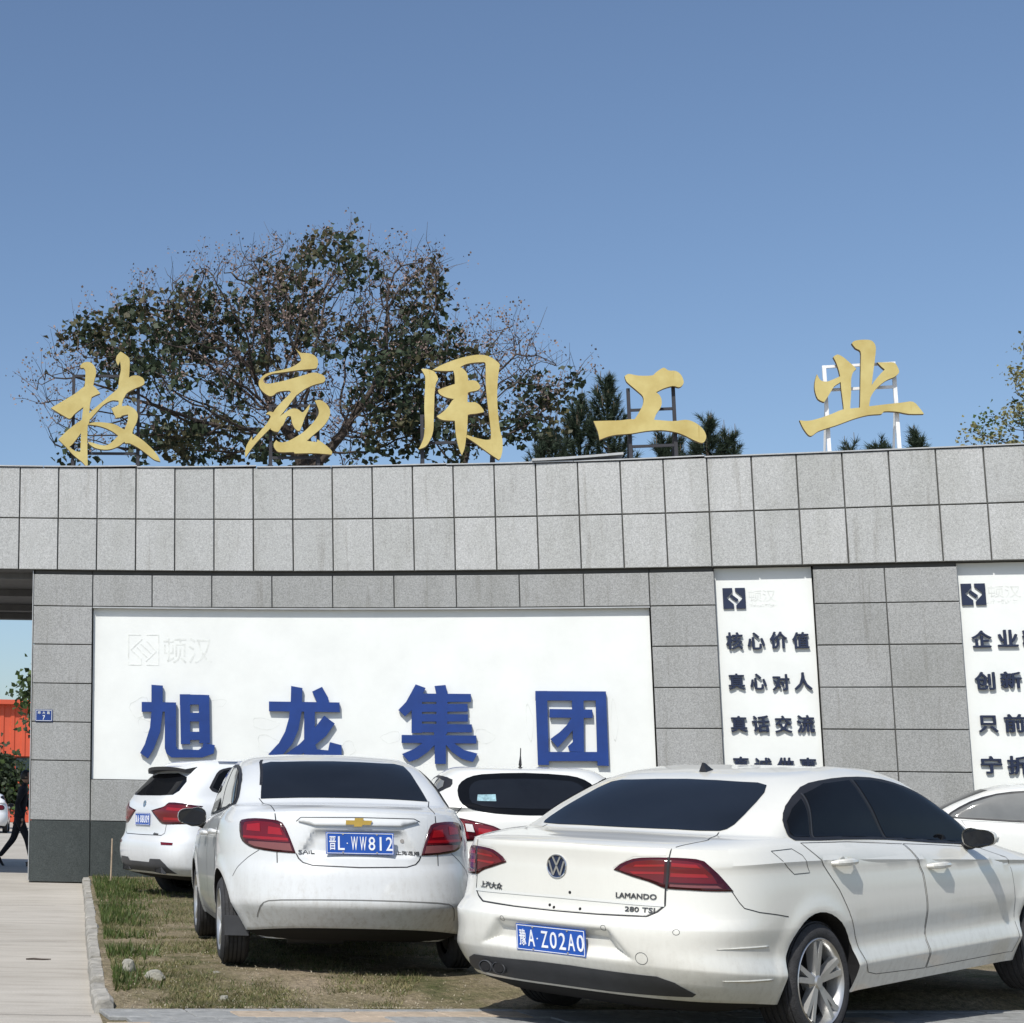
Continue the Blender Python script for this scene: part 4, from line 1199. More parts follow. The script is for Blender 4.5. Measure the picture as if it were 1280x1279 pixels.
# ------------------------------------------------------------------ cream-white sedan in the foreground
R1 = [
 ring(.20, .40, .02, 4.25, .3, 2.5, .3, 2.5), ring(.20, .34, .68, 4.30, .3, 3, .4, 3, c=.5),
 ring([(0, .295), (.45, .27), (.8, .225), (4.6, .225)], .12, .835, 4.45, .6, 3.2, .7, 2.8, c=.8),
 ring([(0, .395), (.7, .31), (3.9, .31), (4.6, .36)], .045, .878, 4.55, .66, 3.2, .8, 2.6, c=.5),
 ring([(0, .47), (.8, .375), (3.9, .375), (4.6, .45)], .012, .906, 4.59, .68, 3.2, .8, 2.6, c=.45),
 ring([(0, .56), (.8, .47), (3.9, .48), (4.6, .55)], .0, .884, 4.60, .70, 3.2, .85, 2.5),
 ring([(0, .655), (.8, .62), (3.9, .60), (4.6, .64)], .004, .903, 4.58, .72, 3.1, .85, 2.5, c=.55),
 ring([(0, .705), (.8, .69), (3.9, .66), (4.6, .68)], .070, .904, 4.57, .72, 3.1, .9, 2.5, c=.55),
 ring([(0, .83), (.8, .82), (3.9, .74), (4.6, .72)], .088, .898, 4.55, .76, 3.0, .9, 2.4),
 ring([(0, .93), (.74, .936), (1.385, .919), (2.43, .862), (3.6, .80), (4.5, .73)], .098, .887, 4.51, .78, 3.0, 1.0, 2.3, c=.7),
 ring([(0, .955), (.74, .962), (1.385, .945), (2.43, .888), (3.6, .82), (4.5, .75)], .102, .893, 4.50, .78, 3.0, 1.0, 2.3, c=.85),
 ring([(0, 1.066), (.5, 1.045), (.9, 1.045), (1.5, 1.03), (2.4, .955), (3.4, .87), (4.4, .78)], .098, .850, 4.42, .80, 3.0, 1.0, 2.3, c=.75, droop=.02),
 ring([(.3, 1.085), (.8, 1.075), (1.4, 1.05), (2.4, .985), (3.4, .905), (4.0, .86)], .40, .818, 3.98, .62, 3.1, .8, 2.6, c=.2, droop=.006),
 ring([(.7, 1.095), (1.1, 1.08), (1.5, 1.065), (2.4, 1.0), (3.1, .945), (3.5, .965)], .715, .800, 3.50, .46, 4.2, .5, 3.6, c=.75, droop=.008),
 ring([(1.0, 1.215), (1.5, 1.225), (2.2, 1.205), (2.8, 1.155), (3.1, 1.125)], 1.015, .750, 3.10, .46, 4.2, .45, 4.2),
 ring([(1.35, 1.345), (1.7, 1.368), (2.0, 1.378), (2.3, 1.368), (2.6, 1.322), (2.8, 1.275)], 1.335, .660, 2.78, .46, 4.0, .42, 4.2, c=.35, droop=.012),
 ring([(1.4, 1.372), (1.8, 1.405), (2.1, 1.413), (2.4, 1.395), (2.7, 1.345)], 1.43, .580, 2.66, .46, 3.6, .42, 3.8, c=.2),
 ring([(1.6, 1.408), (2.0, 1.428), (2.4, 1.41)], 1.62, .33, 2.48, .4, 2.8, .4, 2.8),
 ring([(1.75, 1.418), (2.0, 1.432), (2.3, 1.42)], 1.8, .0, 2.3, .2, 2.5, .2, 2.5),
]
POSE1 = (2.864, 9.291, 0.939, 0.010, 0.0495, 0.018)
car1 = Car('sedan', 'cream white sedan in the right foreground, seen from its rear right corner', R1, POSE1, M['paint_cream'], [(1.10, .317), (3.76, .317)], .317,
           dents=[([(-.36, .645), (.36, .645), (.50, .475), (-.50, .475)], .050, .065)], arch=1.16, tyre_w=.22, K=80, fine=(3, 4, 5, 6))

def mir(P): return [(-x, z) for x, z in reversed(P)]
def inset(P, k, cx=None, cz=None):
    cx = sum(p[0] for p in P) / len(P) if cx is None else cx; cz = sum(p[1] for p in P) / len(P) if cz is None else cz
    return [(cx + (x - cx) * k, cz + (z - cz) * k) for x, z in P]
def offs(P, d):
    """move a closed outline inwards by d"""
    q = np.array(P); n = len(q); area = 0.5 * np.sum(q[:, 0] * np.roll(q[:, 1], -1) - np.roll(q[:, 0], -1) * q[:, 1]); sg = 1 if area > 0 else -1
    out = []
    for i in range(n):
        a, b, c = q[i - 1], q[i], q[(i + 1) % n]; u = (b - a) / (np.linalg.norm(b - a) + 1e-9); w = (c - b) / (np.linalg.norm(c - b) + 1e-9)
        m = np.array([-(u[1] + w[1]), u[0] + w[0]]) * sg; l = np.linalg.norm(m)
        m = m / l if l > 1e-6 else np.array([-u[1], u[0]]) * sg
        k = max(0.35, float(m @ (np.array([-u[1], u[0]]) * sg))); out.append(tuple(b + m * d / k))
    return out

def side_glass(car, dlo, panes, mat=None, surround=True):
    for ax in ('right', 'left'):
        if surround: car.patch('window_surround', dlo, ax, M['car_black'], .004, smooth_n=2, step=.02)
        for P in panes: car.patch('side_window', P, ax, mat or M['glass'], .0075, smooth_n=0, step=.02)

def doors(car, outlines, handles):
    for ax, sx in (('right', 1), ('left', -1)):
        for P, (hy, hz) in zip(outlines, handles):
            d = car.patch('door', P, ax, car.mat, .0016, step=.045)
            car.seam('door_gap', P, ax, .0042, M['car_grey'], off=.0022, parent=d, closed=True)
            car.handle(hy, hz, ax, sx, d)

def tail(car, P, inner, bright=(), clear=(), white=(), split=None, base=None):
    for sg in (1, -1):
        f = (lambda q: list(q)) if sg > 0 else mir
        t = car.patch('tail_light', f(P), 'rear', base or M['lamp_deep'], .005, step=.025, smooth_n=2, rim=.004)
        for q in inner: car.patch('lens', f(q), 'rear', M['lamp_red'], .0075, parent=t, step=.025)
        for q in bright: car.patch('light_band', f(q), 'rear', M['lamp_bright'], .0095, parent=t, step=.025)
        for q in clear: car.patch('clear_lens', f(q), 'rear', M['lamp_clear'], .0088, parent=t, step=.025)
        for q in white: car.patch('reversing_lens', f(q), 'rear', M['lamp_white'], .0088, parent=t, step=.025)
        if split: car.seam('lamp_gap', [(x * sg, z) for x, z in split], 'rear', .011, off=.0105, parent=t)

# ---- cream sedan
c = car1
side_glass(c, [(1.05, 1.058), (1.032, 1.10), (1.07, 1.161), (1.19, 1.231), (1.443, 1.325), (1.629, 1.356), (1.907, 1.369), (2.186, 1.360), (2.417, 1.326), (2.642, 1.268), (2.85, 1.18), (3.0, 1.082), (3.10, .985), (3.08, .934), (2.53, .974), (2.045, 1.014), (1.55, 1.038)],
 [[(1.075, 1.075), (1.058, 1.10), (1.09, 1.155), (1.2, 1.215), (1.335, 1.265), (1.232, 1.066)],
  [(1.27, 1.066), (1.39, 1.288), (1.629, 1.338), (1.915, 1.350), (2.02, 1.03), (1.55, 1.055)],
  [(2.06, 1.027), (1.965, 1.350), (2.186, 1.342), (2.417, 1.308), (2.642, 1.248), (2.85, 1.158), (2.98, 1.07), (3.04, .99), (3.03, .952), (2.53, .99)]])
for ax in ('right', 'left'):
    c.seam('window_strip', [(1.375, 1.29), (1.252, 1.056)], ax, .008, M['car_grey'], .0095)
    c.seam('window_strip', [(1.94, 1.353), (2.04, 1.018)], ax, .007, M['car_grey'], .0095)
doors(c, [[(1.07, 1.045), (1.188, .95), (1.34, .779), (1.41, .667), (1.485, .514), (1.555, .37), (1.60, .325), (1.70, .305), (2.27, .285), (2.26, .366), (2.25, .437), (2.27, .647), (2.265, .818), (2.20, .949), (2.175, .985), (1.55, 1.028)],
          [(2.19, .985), (2.215, .949), (2.28, .818), (2.285, .647), (2.265, .437), (2.275, .366), (2.285, .285), (3.34, .285), (3.36, .38), (3.37, .572), (3.37, .783), (3.34, .85), (3.10, .918), (2.53, .962)]],
      [(1.40, .928), (2.45, .852)])
rw = [(-.60, 1.108), (-.615, 1.14), (-.565, 1.25), (-.505, 1.335), (-.36, 1.350), (0, 1.360), (.36, 1.350), (.505, 1.335), (.565, 1.25), (.585, 1.14), (.55, 1.108), (.3, 1.108), (0, 1.107), (-.3, 1.108)]
c.patch('rear_window', rw, 'rear', M['glass_rear'], .004, smooth_n=2, step=.025)
L1 = [(.345, .931), (.38, .961), (.45, .993), (.53, 1.002), (.61, 1.003), (.685, 1.0), (.745, .985), (.79, .923), (.836, .833), (.777, .835), (.689, .841), (.60, .846), (.565, .861), (.52, .879), (.445, .899)]
tail(c, L1, [[(.375, .931), (.40, .953), (.46, .98), (.53, .988), (.598, .989), (.592, .87), (.53, .89), (.45, .91)],
             [(.625, .989), (.685, .986), (.735, .972), (.772, .915), (.79, .872), (.70, .875), (.615, .878)]],
     [[(.46, .962), (.595, .968), (.595, .957), (.45, .951)], [(.43, .926), (.594, .930), (.594, .918), (.45, .914)], [(.625, .976), (.72, .968), (.735, .95), (.626, .958)], [(.622, .925), (.75, .92), (.762, .902), (.621, .905)]],
     [[(.62, .868), (.79, .862), (.805, .848), (.70, .852), (.618, .857)]], split=[(.613, 1.004), (.606, .845)])
for sg in (1, -1):
    c.seam('boot_gap', [(sg * .553, .775), (sg * .562, .742), (sg * .60, .62), (sg * .645, .52), (sg * .640, .36), (sg * .628, .25)], 'top', .006)
    c.seam('boot_gap', [(sg * .621, 1.048), (sg * .615, 1.003)], 'rear', .006)
    c.seam('boot_gap', [(sg * .602, .846), (sg * .603, .762), (sg * .57, .729), (sg * .52, .703), (sg * .265, .697), (0, .695)], 'rear', .009)
lid = c.patch('boot_lid', [(-.598, .85), (-.50, .888), (-.34, .925), (-.34, .94), (-.45, 1.005), (-.6, 1.012), (-.6, 1.045), (0, 1.058), (.6, 1.045), (.6, 1.012), (.45, 1.005), (.34, .94), (.34, .925), (.50, .888), (.598, .85), (.598, .765), (.565, .735), (.515, .708), (.265, .702), (-.265, .702), (-.515, .708), (-.565, .735), (-.598, .765)], 'rear', c.mat, .0014)
c.seam('boot_crease', [(-.60, .762), (-.3, .768), (0, .77), (.3, .768), (.60, .762)], 'rear', .014, M['paint_warm'], .005, parent=lid)
for sg, ax in ((1, 'right'), (-1, 'left')):
    c.seam('bumper_gap', [(.405, .832), (.432, .776), (.455, .747), (.55, .722), (.70, .70), (.80, .683)], ax, .005)
    c.patch('bumper_ridge', [(.26, .553), (.40, .556), (.62, .550), (.62, .540), (.40, .546)], ax, c.mat, .0035, rim=.002)
    c.patch('bumper_ridge', [(.28, .396), (.42, .392), (.62, .384), (.62, .374), (.42, .381)], ax, c.mat, .0035, rim=.002)
c.seam('fuel_flap_gap', [(.75, 1.02), (.95, 1.022), (1.02, .985), (1.065, .892), (.91, .893), (.82, .955)], 'right', .004, closed=True)
c.patch('diffuser', [(-.58, .408), (-.11, .424), (.11, .424), (.58, .412), (.65, .385), (.712, .325), (.69, .309), (.3, .302), (-.3, .302), (-.69, .309), (-.712, .325), (-.65, .382)], 'rear', M['car_grey'], .004)
for sx in (-.485, -.395):
    MB().lathe([(0.03, .033), (-.012, .036), (-.010, .040), (.08, .040)], 24, axis='z').obj('exhaust_pipe', M['car_grey'], c.t, True, loc=(sx, .072, .352), rot=(R(-90), 0, 0), scale=(1.1, .85, 1))
    MB().lathe([(-.002, .0005), (-.002, .030)], 20, axis='z').obj('exhaust_bore', M['wheel_well'], c.t, loc=(sx, .066, .352), rot=(R(-90), 0, 0), scale=(1.1, .85, 1))
c.plate('豫AZ02A0', .545, .012)
for x, z in ((.085, .797), (-.04, .722), (-.012, .712), (.152, .716)): c.disc('screw_hole', (x, z), .0085, 'rear', M['wheel_well'], .002, 12)
for x, z in ((-.315, .633), (.33, .637), (.685, .638)): c.seam('parking_sensor', [(x + .014 * math.cos(a), z + .014 * math.sin(a)) for a in np.linspace(0, 2 * math.pi, 15)[:-1]], 'rear', .0025, M['car_grey'], closed=True, step=.05)
c.seam('tow_cover', [(.525 + .030 * math.cos(a), .498 + .030 * math.sin(a)) for a in np.linspace(0, 2 * math.pi, 19)[:-1]], 'rear', .0025, M['car_grey'], closed=True, step=.05)
# round emblem with its letters
eh, en = c.hit((.003, .93), 'rear')
em = bpy.data.objects.new('emblem', None); link(em, c.t); em.location = eh + en * .004; em.rotation_euler = (R(-4), 0, 0); em.empty_display_size = .05
MB().lathe([(0, .0005), (.0, .056)], 30, axis='z').obj('emblem_disc', M['navy'], em, rot=(R(90), 0, 0))
MB().lathe([(0, .056), (.006, .057), (.008, .061), (.004, .064), (-.004, .064)], 36, axis='z').obj('emblem_ring', M['chrome'], em, True, rot=(R(90), 0, 0))
def bar(a, b, w):
    d = Vector((b[0] - a[0], b[1] - a[1])).normalized(); n = Vector((-d.y, d.x)) * w / 2
    return [(a[0] + n.x, a[1] + n.y), (b[0] + n.x, b[1] + n.y), (b[0] - n.x, b[1] - n.y), (a[0] - n.x, a[1] - n.y)]
poly_solid('emblem_letters', [bar((-.024, .050), (0, .004), .010), bar((.024, .050), (0, .004), .010), bar((-.048, .028), (-.022, -.048), .010), bar((-.022, -.048), (0, .0), .010), bar((0, .0), (.022, -.048), .010), bar((.022, -.048), (.048, .028), .010)], .004, [M['chrome'], M['chrome']], em, (0, -.006, 0), (0, 0, 0))
c.badge('上汽大众', -.46, .797, .18, .034, M['car_grey'], .004)
c.badge('LAMANDO', .462, .803, .205, .027, M['car_grey'], .004)
c.badge('280 TSI', .485, .735, .15, .025, M['car_grey'], .004)
for sx in (1, -1): c.mirror(2.90, .975, .835, sx, c.mat, .78)
# shark-fin aerial
fh, fn_ = c.hit((0, 1.58), 'top')
MB().add([(-.028, -.045, -.004), (.028, -.045, -.004), (.03, .06, -.004), (.018, .10, -.004), (-.018, .10, -.004), (-.03, .06, -.004), (-.005, -.035, .062), (.005, -.035, .062), (.004, -.01, .058), (-.004, -.01, .058), (.012, .05, .018), (-.012, .05, .018)],
 [(0, 1, 7, 6), (1, 2, 10, 8, 7), (2, 3, 10), (3, 4, 11, 10), (4, 5, 11), (5, 0, 6, 9, 11), (6, 7, 8, 9), (9, 8, 10, 11)]).obj('roof_aerial', M['car_black'], c.t, True, 40, loc=fh, scale=(.85, .85, .82))
c.wheels('five', .785, .228)
c.patch('windscreen', [(-.66, 1.0), (-.56, 1.30), (.56, 1.30), (.66, 1.0), (0, .985)], 'front', M['glass'], .004)
for sg in (1, -1):
    hp = [(.45, .66), (.80, .70), (.78, .76), (.45, .72)]; c.patch('headlight', hp if sg > 0 else mir(hp), 'front', M['lamp_white'], .004)
c.patch('grille', [(-.42, .64), (.42, .64), (.42, .71), (-.42, .71)], 'front', M['car_black'], .004)

# ------------------------------------------------------------------ dusty white sedan in the middle
R2 = [
 ring(.20, .40, .02, 3.95, .3, 2.5, .3, 2.5), ring(.20, .34, .64, 4.0, .3, 3, .4, 3, c=.5),
 ring([(0, .31), (.5, .24), (3.6, .22), (4.3, .26)], .095, .80, 4.18, .95, 2.5, .7, 2.6, c=.7),
 ring([(0, .36), (.8, .33), (3.6, .32), (4.3, .36)], .048, .835, 4.26, .95, 2.5, .7, 2.5, c=.3),
 ring([(0, .445), (.8, .42), (3.6, .42), (4.3, .46)], -.008, .855, 4.30, .95, 2.5, .75, 2.4, c=.55),
 ring([(0, .55), (.8, .55), (3.6, .54), (4.3, .56)], .008, .863, 4.30, .95, 2.5, .75, 2.4),
 ring([(0, .645), (.8, .66), (3.6, .63), (4.3, .64)], .028, .865, 4.28, .95, 2.5, .8, 2.4, c=.4),
 ring([(0, .70), (.8, .73), (3.6, .68), (4.3, .70)], .052, .865, 4.26, .95, 2.5, .8, 2.3, c=.3),
 ring([(0, .86), (.8, .87), (2.2, .83), (3.6, .78), (4.3, .76)], .068, .855, 4.20, .95, 2.5, .9, 2.2),
 ring([(0, .965), (.8, .97), (2.2, .93), (3.6, .85), (4.2, .80)], .085, .838, 4.14, .95, 2.5, .95, 2.2, c=.3),
 ring([(0, 1.045), (.5, 1.035), (1.0, 1.03), (2.2, .985), (3.2, .91), (4.1, .84)], .10, .802, 4.05, .95, 2.5, .95, 2.2, c=.6, droop=.02),
 ring([(.3, 1.085), (.8, 1.06), (1.4, 1.035), (2.4, .99), (3.3, .955), (3.8, .93)], .36, .775, 3.72, .56, 3.0, .8, 2.5, c=.2, droop=.02),
 ring([(.6, 1.10), (1.0, 1.075), (1.5, 1.05), (2.4, 1.005), (3.0, .985), (3.4, 1.0)], .605, .755, 3.38, .42, 4.0, .5, 3.6, c=.75, droop=.02),
 ring([(.85, 1.23), (1.4, 1.24), (2.2, 1.225), (2.8, 1.18), (3.0, 1.17)], .86, .705, 2.98, .42, 4.0, .45, 4.0),
 ring([(1.12, 1.365), (1.6, 1.395), (2.0, 1.402), (2.4, 1.375), (2.65, 1.335)], 1.13, .622, 2.64, .44, 3.8, .42, 4.0, c=.4, droop=.015),
 ring([(1.2, 1.395), (1.7, 1.435), (2.1, 1.44), (2.5, 1.395)], 1.22, .545, 2.52, .44, 3.4, .42, 3.6, c=.2),
 ring([(1.4, 1.44), (1.8, 1.462), (2.3, 1.44)], 1.42, .32, 2.34, .4, 2.8, .4, 2.8),
 ring([(1.6, 1.458), (1.9, 1.470), (2.2, 1.46)], 1.62, .0, 2.18, .2, 2.5, .2, 2.5),
]
POSE2 = (2.2113, 11.0904, 0.0371, 0.1126, -0.004)
car2 = Car('sedan', 'dusty white sedan with red tail lights parked facing the wall, in the middle', R2, POSE2, M['paint_white'], [(.80, .295), (3.27, .295)], .295,
           dents=[([(-.30, .935), (.30, .935), (.385, .775), (.34, .735), (-.34, .735), (-.385, .775)], .040, .055)], arch=1.17, tyre_w=.185, K=70, fine=(7, 8))

# ---- dusty sedan
c = car2
DLO2 = [(.80, 1.078), (.86, 1.135), (1.05, 1.25), (1.30, 1.335), (1.6, 1.372), (2.0, 1.378), (2.35, 1.348), (2.7, 1.225), (2.95, 1.07), (2.98, 1.0), (2.2, 1.02), (1.4, 1.045)]
PAN2 = [[(.845, 1.086), (.885, 1.128), (1.07, 1.235), (1.30, 1.315), (1.6, 1.352), (1.80, 1.358), (1.84, 1.048), (1.4, 1.062)],
        [(1.90, 1.045), (1.87, 1.358), (2.0, 1.36), (2.35, 1.33), (2.7, 1.205), (2.92, 1.06), (2.93, 1.015), (2.2, 1.036)]]
DOOR2 = [[(.95, 1.05), (1.04, .90), (1.10, .74), (1.13, .58), (1.17, .40), (1.23, .30), (1.86, .275), (1.86, 1.02), (1.4, 1.035)], [(1.875, 1.02), (1.875, .275), (2.86, .275), (2.90, .50), (2.93, .96), (2.2, 1.01)]]
side_glass(c, DLO2, PAN2, M['glass_rear'])
doors(c, DOOR2, [(1.16, .885), (2.02, .865)])
c.patch('rear_window', [(-.575, 1.118), (-.545, 1.25), (-.508, 1.372), (-.36, 1.388), (0, 1.398), (.36, 1.388), (.508, 1.372), (.545, 1.25), (.575, 1.118), (.3, 1.130), (0, 1.133), (-.3, 1.130)], 'rear', M['glass_rear'], .004, smooth_n=2, step=.025)
c.seam('roof_gap', [(-.555, 1.215), (-.53, 1.31), (-.515, 1.385), (-.50, 1.402)], 'rear', .022, M['car_black'], .004)
L2 = [(.742, .944), (.727, .974), (.648, .986), (.55, .980), (.487, .962), (.448, .88), (.408, .766), (.535, .772), (.66, .79), (.715, .82), (.74, .86)]
tail(c, L2, [[(.722, .93), (.708, .958), (.645, .968), (.55, .962), (.50, .945), (.468, .88), (.448, .835), (.60, .842), (.72, .85)]],
     [[(.62, .955), (.695, .945), (.70, .905), (.62, .90)], [(.50, .925), (.57, .935), (.575, .885), (.485, .88)], [(.455, .862), (.60, .868), (.72, .872), (.72, .858), (.60, .85), (.45, .845)]],
     [[(.442, .828), (.60, .834), (.69, .836), (.69, .82), (.655, .803), (.535, .786), (.428, .780)]])
lid = c.patch('boot_lid', [(-.46, .94), (-.47, 1.02), (0, 1.036), (.47, 1.02), (.46, .94), (.43, .85), (.398, .76), (.388, .737), (.363, .712), (.305, .695), (0, .688), (-.305, .695), (-.363, .712), (-.388, .737), (-.398, .76), (-.43, .85)], 'rear', c.mat, .0014)
for sg in (1, -1):
    c.seam('boot_gap', [(sg * .585, .72), (sg * .555, .60), (sg * .535, .45), (sg * .53, .26), (sg * .525, .17)], 'top', .006)
    c.seam('boot_gap', [(sg * .528, 1.02), (sg * .525, .98)], 'rear', .006)
    c.seam('boot_gap', [(sg * .406, .765), (sg * .392, .735), (sg * .365, .709), (sg * .305, .692), (0, .684)], 'rear', .008)
c.seam('boot_bar', [(-.40, .972), (-.37, .999), (0, 1.004), (.37, 1.001), (.41, .982)], 'rear', .005, parent=lid, off=.003)
c.patch('boot_handle_bar', [(-.385, .972), (-.36, .992), (0, .998), (.36, .994), (.395, .978), (.28, .948), (-.28, .945)], 'rear', c.mat, .016, rim=.012, parent=lid)
bt = [(-.086, .012), (-.03, .012), (-.026, .027), (.03, .027), (.026, .012), (.086, .012), (.074, -.016), (.022, -.016), (.018, -.028), (-.036, -.028), (-.03, -.016), (-.086, -.016)]
h, n = c.hit((-.003, .972), 'rear')
em = poly_solid('emblem', [bt], .008, [M['badge_gold'], M['chrome']], c.t, (-.003, h.y - .028, .974), (0, 0, 0))
c.plate('晋LWW812', .838, .062)
c.disc('boot_lock', (.286, .858), .014, 'rear', M['chrome'], .004, 16)
c.badge('SAIL', -.34, .775, .105, .028, M['car_grey'], .004)
c.badge('上海通用', .315, .779, .15, .03, M['car_grey'], .004)
c.seam('bumper_groove', [(-.645, .345), (-.632, .42), (-.585, .458), (-.40, .472), (-.128, .479), (.128, .479), (.40, .472), (.585, .458), (.632, .42), (.645, .345)], 'rear', .007, M['groove'] if 'groove' in M else M.setdefault('groove', plain('groove', (.16, .16, .155), .7)), .002, smooth_n=2)
for ax in ('left', 'right'):
    c.seam('bumper_gap', [(.27, .78), (.34, .73), (.42, .66), (.47, .60)], ax, .004)
c.seam('fuel_flap_gap', [(.55, .99), (.72, .99), (.73, .85), (.56, .85)], 'right', .004, closed=True)
for sx in (1, -1):
    c.mirror(2.62, .965, .80, sx, c.mat)
    MB().box((0, 0, 0), (.16, .012, .13)).obj('mud_flap', M['car_grey'], c.t, loc=(sx * .765, .475, .275), rot=(R(6), 0, 0))
c.wheels('six', .765, .205)
# silencer, axle and tank seen under the bumper
MB().tube([(-.42, .55, .235), (-.05, .55, .235)], .075, 14).obj('silencer', M['car_grey'], c.t, True)
MB().tube([(-.66, .80, .26), (.66, .80, .26)], .035, 10).obj('rear_axle', M['car_black'], c.t, True)
MB().box((.12, 1.25, .20), (.8, .5, .10)).obj('fuel_tank', M['car_black'], c.t)
MB().tube([(.30, .25, .27), (.30, .8, .22)], .02, 8).obj('exhaust_pipe', M['chrome'], c.t, True)
c.patch('windscreen', [(-.62, 1.03), (-.53, 1.33), (.53, 1.33), (.62, 1.03), (0, 1.02)], 'front', M['glass'], .004)
for sg in (1, -1):
    hp = [(.42, .68), (.78, .74), (.76, .82), (.42, .76)]; c.patch('headlight', hp if sg > 0 else mir(hp), 'front', M['lamp_white'], .004)
c.patch('grille', [(-.38, .60), (.38, .60), (.38, .72), (-.38, .72)], 'front', M['car_black'], .004)

# ------------------------------------------------------------------ white SUV by the left pier
R3 = [
 ring(.26, .40, .02, 4.4, .3, 2.5, .3, 2.5), ring(.26, .34, .70, 4.45, .3, 3, .4, 3, c=.5),
 ring([(0, .33), (.6, .30), (4, .28), (4.7, .3)], .10, .84, 4.6, .48, 4.0, .7, 2.8, c=.7),
 ring([(0, .42), (.7, .38), (4, .38), (4.7, .4)], .03, .91, 4.68, .5, 4.0, .7, 2.7, c=.4),
 ring([(0, .56), (.7, .56), (4.7, .55)], .0, .935, 4.72, .5, 4.0, .75, 2.6),
 ring([(0, .70), (.7, .72), (4.7, .70)], .01, .942, 4.72, .52, 3.8, .8, 2.6, c=.5),
 ring([(0, .76), (.7, .80), (4.7, .78)], .05, .940, 4.70, .52, 3.8, .85, 2.5, c=.3),
 ring([(0, .93), (.7, .95), (4.7, .90)], .065, .935, 4.66, .54, 3.6, .9, 2.4),
 ring([(0, 1.08), (.7, 1.06), (2.5, 1.03), (4.6, .98)], .07, .925, 4.58, .54, 3.6, 1.0, 2.3, c=.4),
 ring([(0, 1.18), (.7, 1.13), (2.5, 1.10), (4.5, 1.02)], .10, .90, 4.46, .52, 3.6, 1.0, 2.3, c=.3),
 ring([(.1, 1.225), (.8, 1.17), (2.5, 1.13), (3.8, 1.10), (4.2, 1.07)], .14, .868, 4.1, .5, 3.8, .8, 2.6, c=.3),
 ring([(.1, 1.26), (.8, 1.20), (2.5, 1.15), (3.3, 1.14), (3.6, 1.14)], .17, .848, 3.55, .44, 4.2, .42, 4.0, c=.6),
 ring([(.25, 1.42), (1, 1.40), (2.5, 1.36), (3.1, 1.33)], .32, .785, 3.12, .44, 4.2, .42, 4.0),
 ring([(.4, 1.575), (1, 1.585), (2, 1.58), (2.7, 1.53)], .47, .705, 2.72, .44, 4.2, .42, 4.0, c=.4),
 ring([(.45, 1.625), (1.2, 1.65), (2, 1.645), (2.6, 1.59)], .54, .625, 2.58, .44, 4.2, .42, 4.0, c=.2),
 ring([(.7, 1.66), (1.4, 1.685), (2.3, 1.65)], .8, .36, 2.4, .4, 2.6, .4, 2.6),
 ring([(.9, 1.68), (1.5, 1.695), (2.2, 1.67)], 1.0, .0, 2.2, .2, 2.5, .2, 2.5),
]
POSE3 = (1.41, 20.48, 1.25, 0.045, 0.0)
car3 = Car('suv', 'white SUV parked by the left end of the wall, turned to the right', R3, POSE3, M['paint_cool'], [(.93, .36), (3.79, .36)], .36,
           arch=1.14, tyre_w=.24, K=28, Ms=56)

# ---- SUV
c = car3
side_glass(c, [(.56, 1.335), (.68, 1.50), (.77, 1.555), (.97, 1.583), (2.0, 1.57), (2.45, 1.52), (2.8, 1.36), (2.98, 1.22), (2.9, 1.185), (1.8, 1.20), (.72, 1.265), (.59, 1.295)],
 [[(.60, 1.335), (.705, 1.485), (.785, 1.535), (.97, 1.563), (1.02, 1.27), (.72, 1.285)], [(1.08, 1.265), (1.03, 1.563), (1.9, 1.552), (1.92, 1.218)], [(1.97, 1.217), (1.95, 1.55), (2.43, 1.50), (2.78, 1.34), (2.93, 1.215)]])
c.patch('rear_window', [(-.60, 1.245), (-.655, 1.29), (-.63, 1.40), (-.56, 1.455), (-.3, 1.50), (.3, 1.50), (.56, 1.455), (.63, 1.40), (.655, 1.29), (.60, 1.245), (.3, 1.235), (-.3, 1.235)], 'rear', M['glass'], .004)
# roof spoiler with dark underside and side fins
mb = MB(); N = 9; vs = []
for i in range(N):
    x = -.57 + 1.14 * i / (N - 1); e = (abs(x) / .57) ** 3
    vs += [(x, .50 + .02 * e, 1.60 - .022 * e), (x, .27 + .09 * e, 1.582 - .035 * e), (x, .275 + .09 * e, 1.54 - .035 * e), (x, .42 + .03 * e, 1.535 - .04 * e)]
fs = []; ms = []
for i in range(N - 1):
    for k in range(4): fs.append((i * 4 + k, i * 4 + (k + 1) % 4, i * 4 + 4 + (k + 1) % 4, i * 4 + 4 + k)); ms.append(0 if k == 0 else 1)
fs += [(0, 1, 2, 3), tuple((N - 1) * 4 + k for k in (3, 2, 1, 0))]; ms += [1, 1]
mb.add(vs, fs); mb.m = ms; mb.obj('roof_spoiler', [c.mat, M['car_black']], c.t, True, 30)
L3 = [(.24, 1.06), (.48, 1.095), (.56, 1.115), (.62, 1.155), (.80, 1.148), (.905, 1.12), (.915, 1.0), (.90, .915), (.70, .905), (.53, .908), (.41, .964)]
tail(c, L3, [[(.29, 1.05), (.50, 1.08), (.62, 1.13), (.80, 1.128), (.89, 1.10), (.89, .94), (.70, .928), (.55, .93), (.44, .98)]], [[(.62, 1.10), (.88, 1.085), (.88, 1.055), (.60, 1.065)], [(.56, .985), (.88, .975), (.88, .95), (.56, .95)]])
c.patch('lower_bumper', [(-.60, .505), (-.34, .50), (-.30, .46), (.30, .46), (.34, .50), (.60, .505), (.68, .45), (.76, .345), (.3, .35), (-.3, .35), (-.76, .345), (-.68, .45)], 'rear', M['car_grey'], .004)
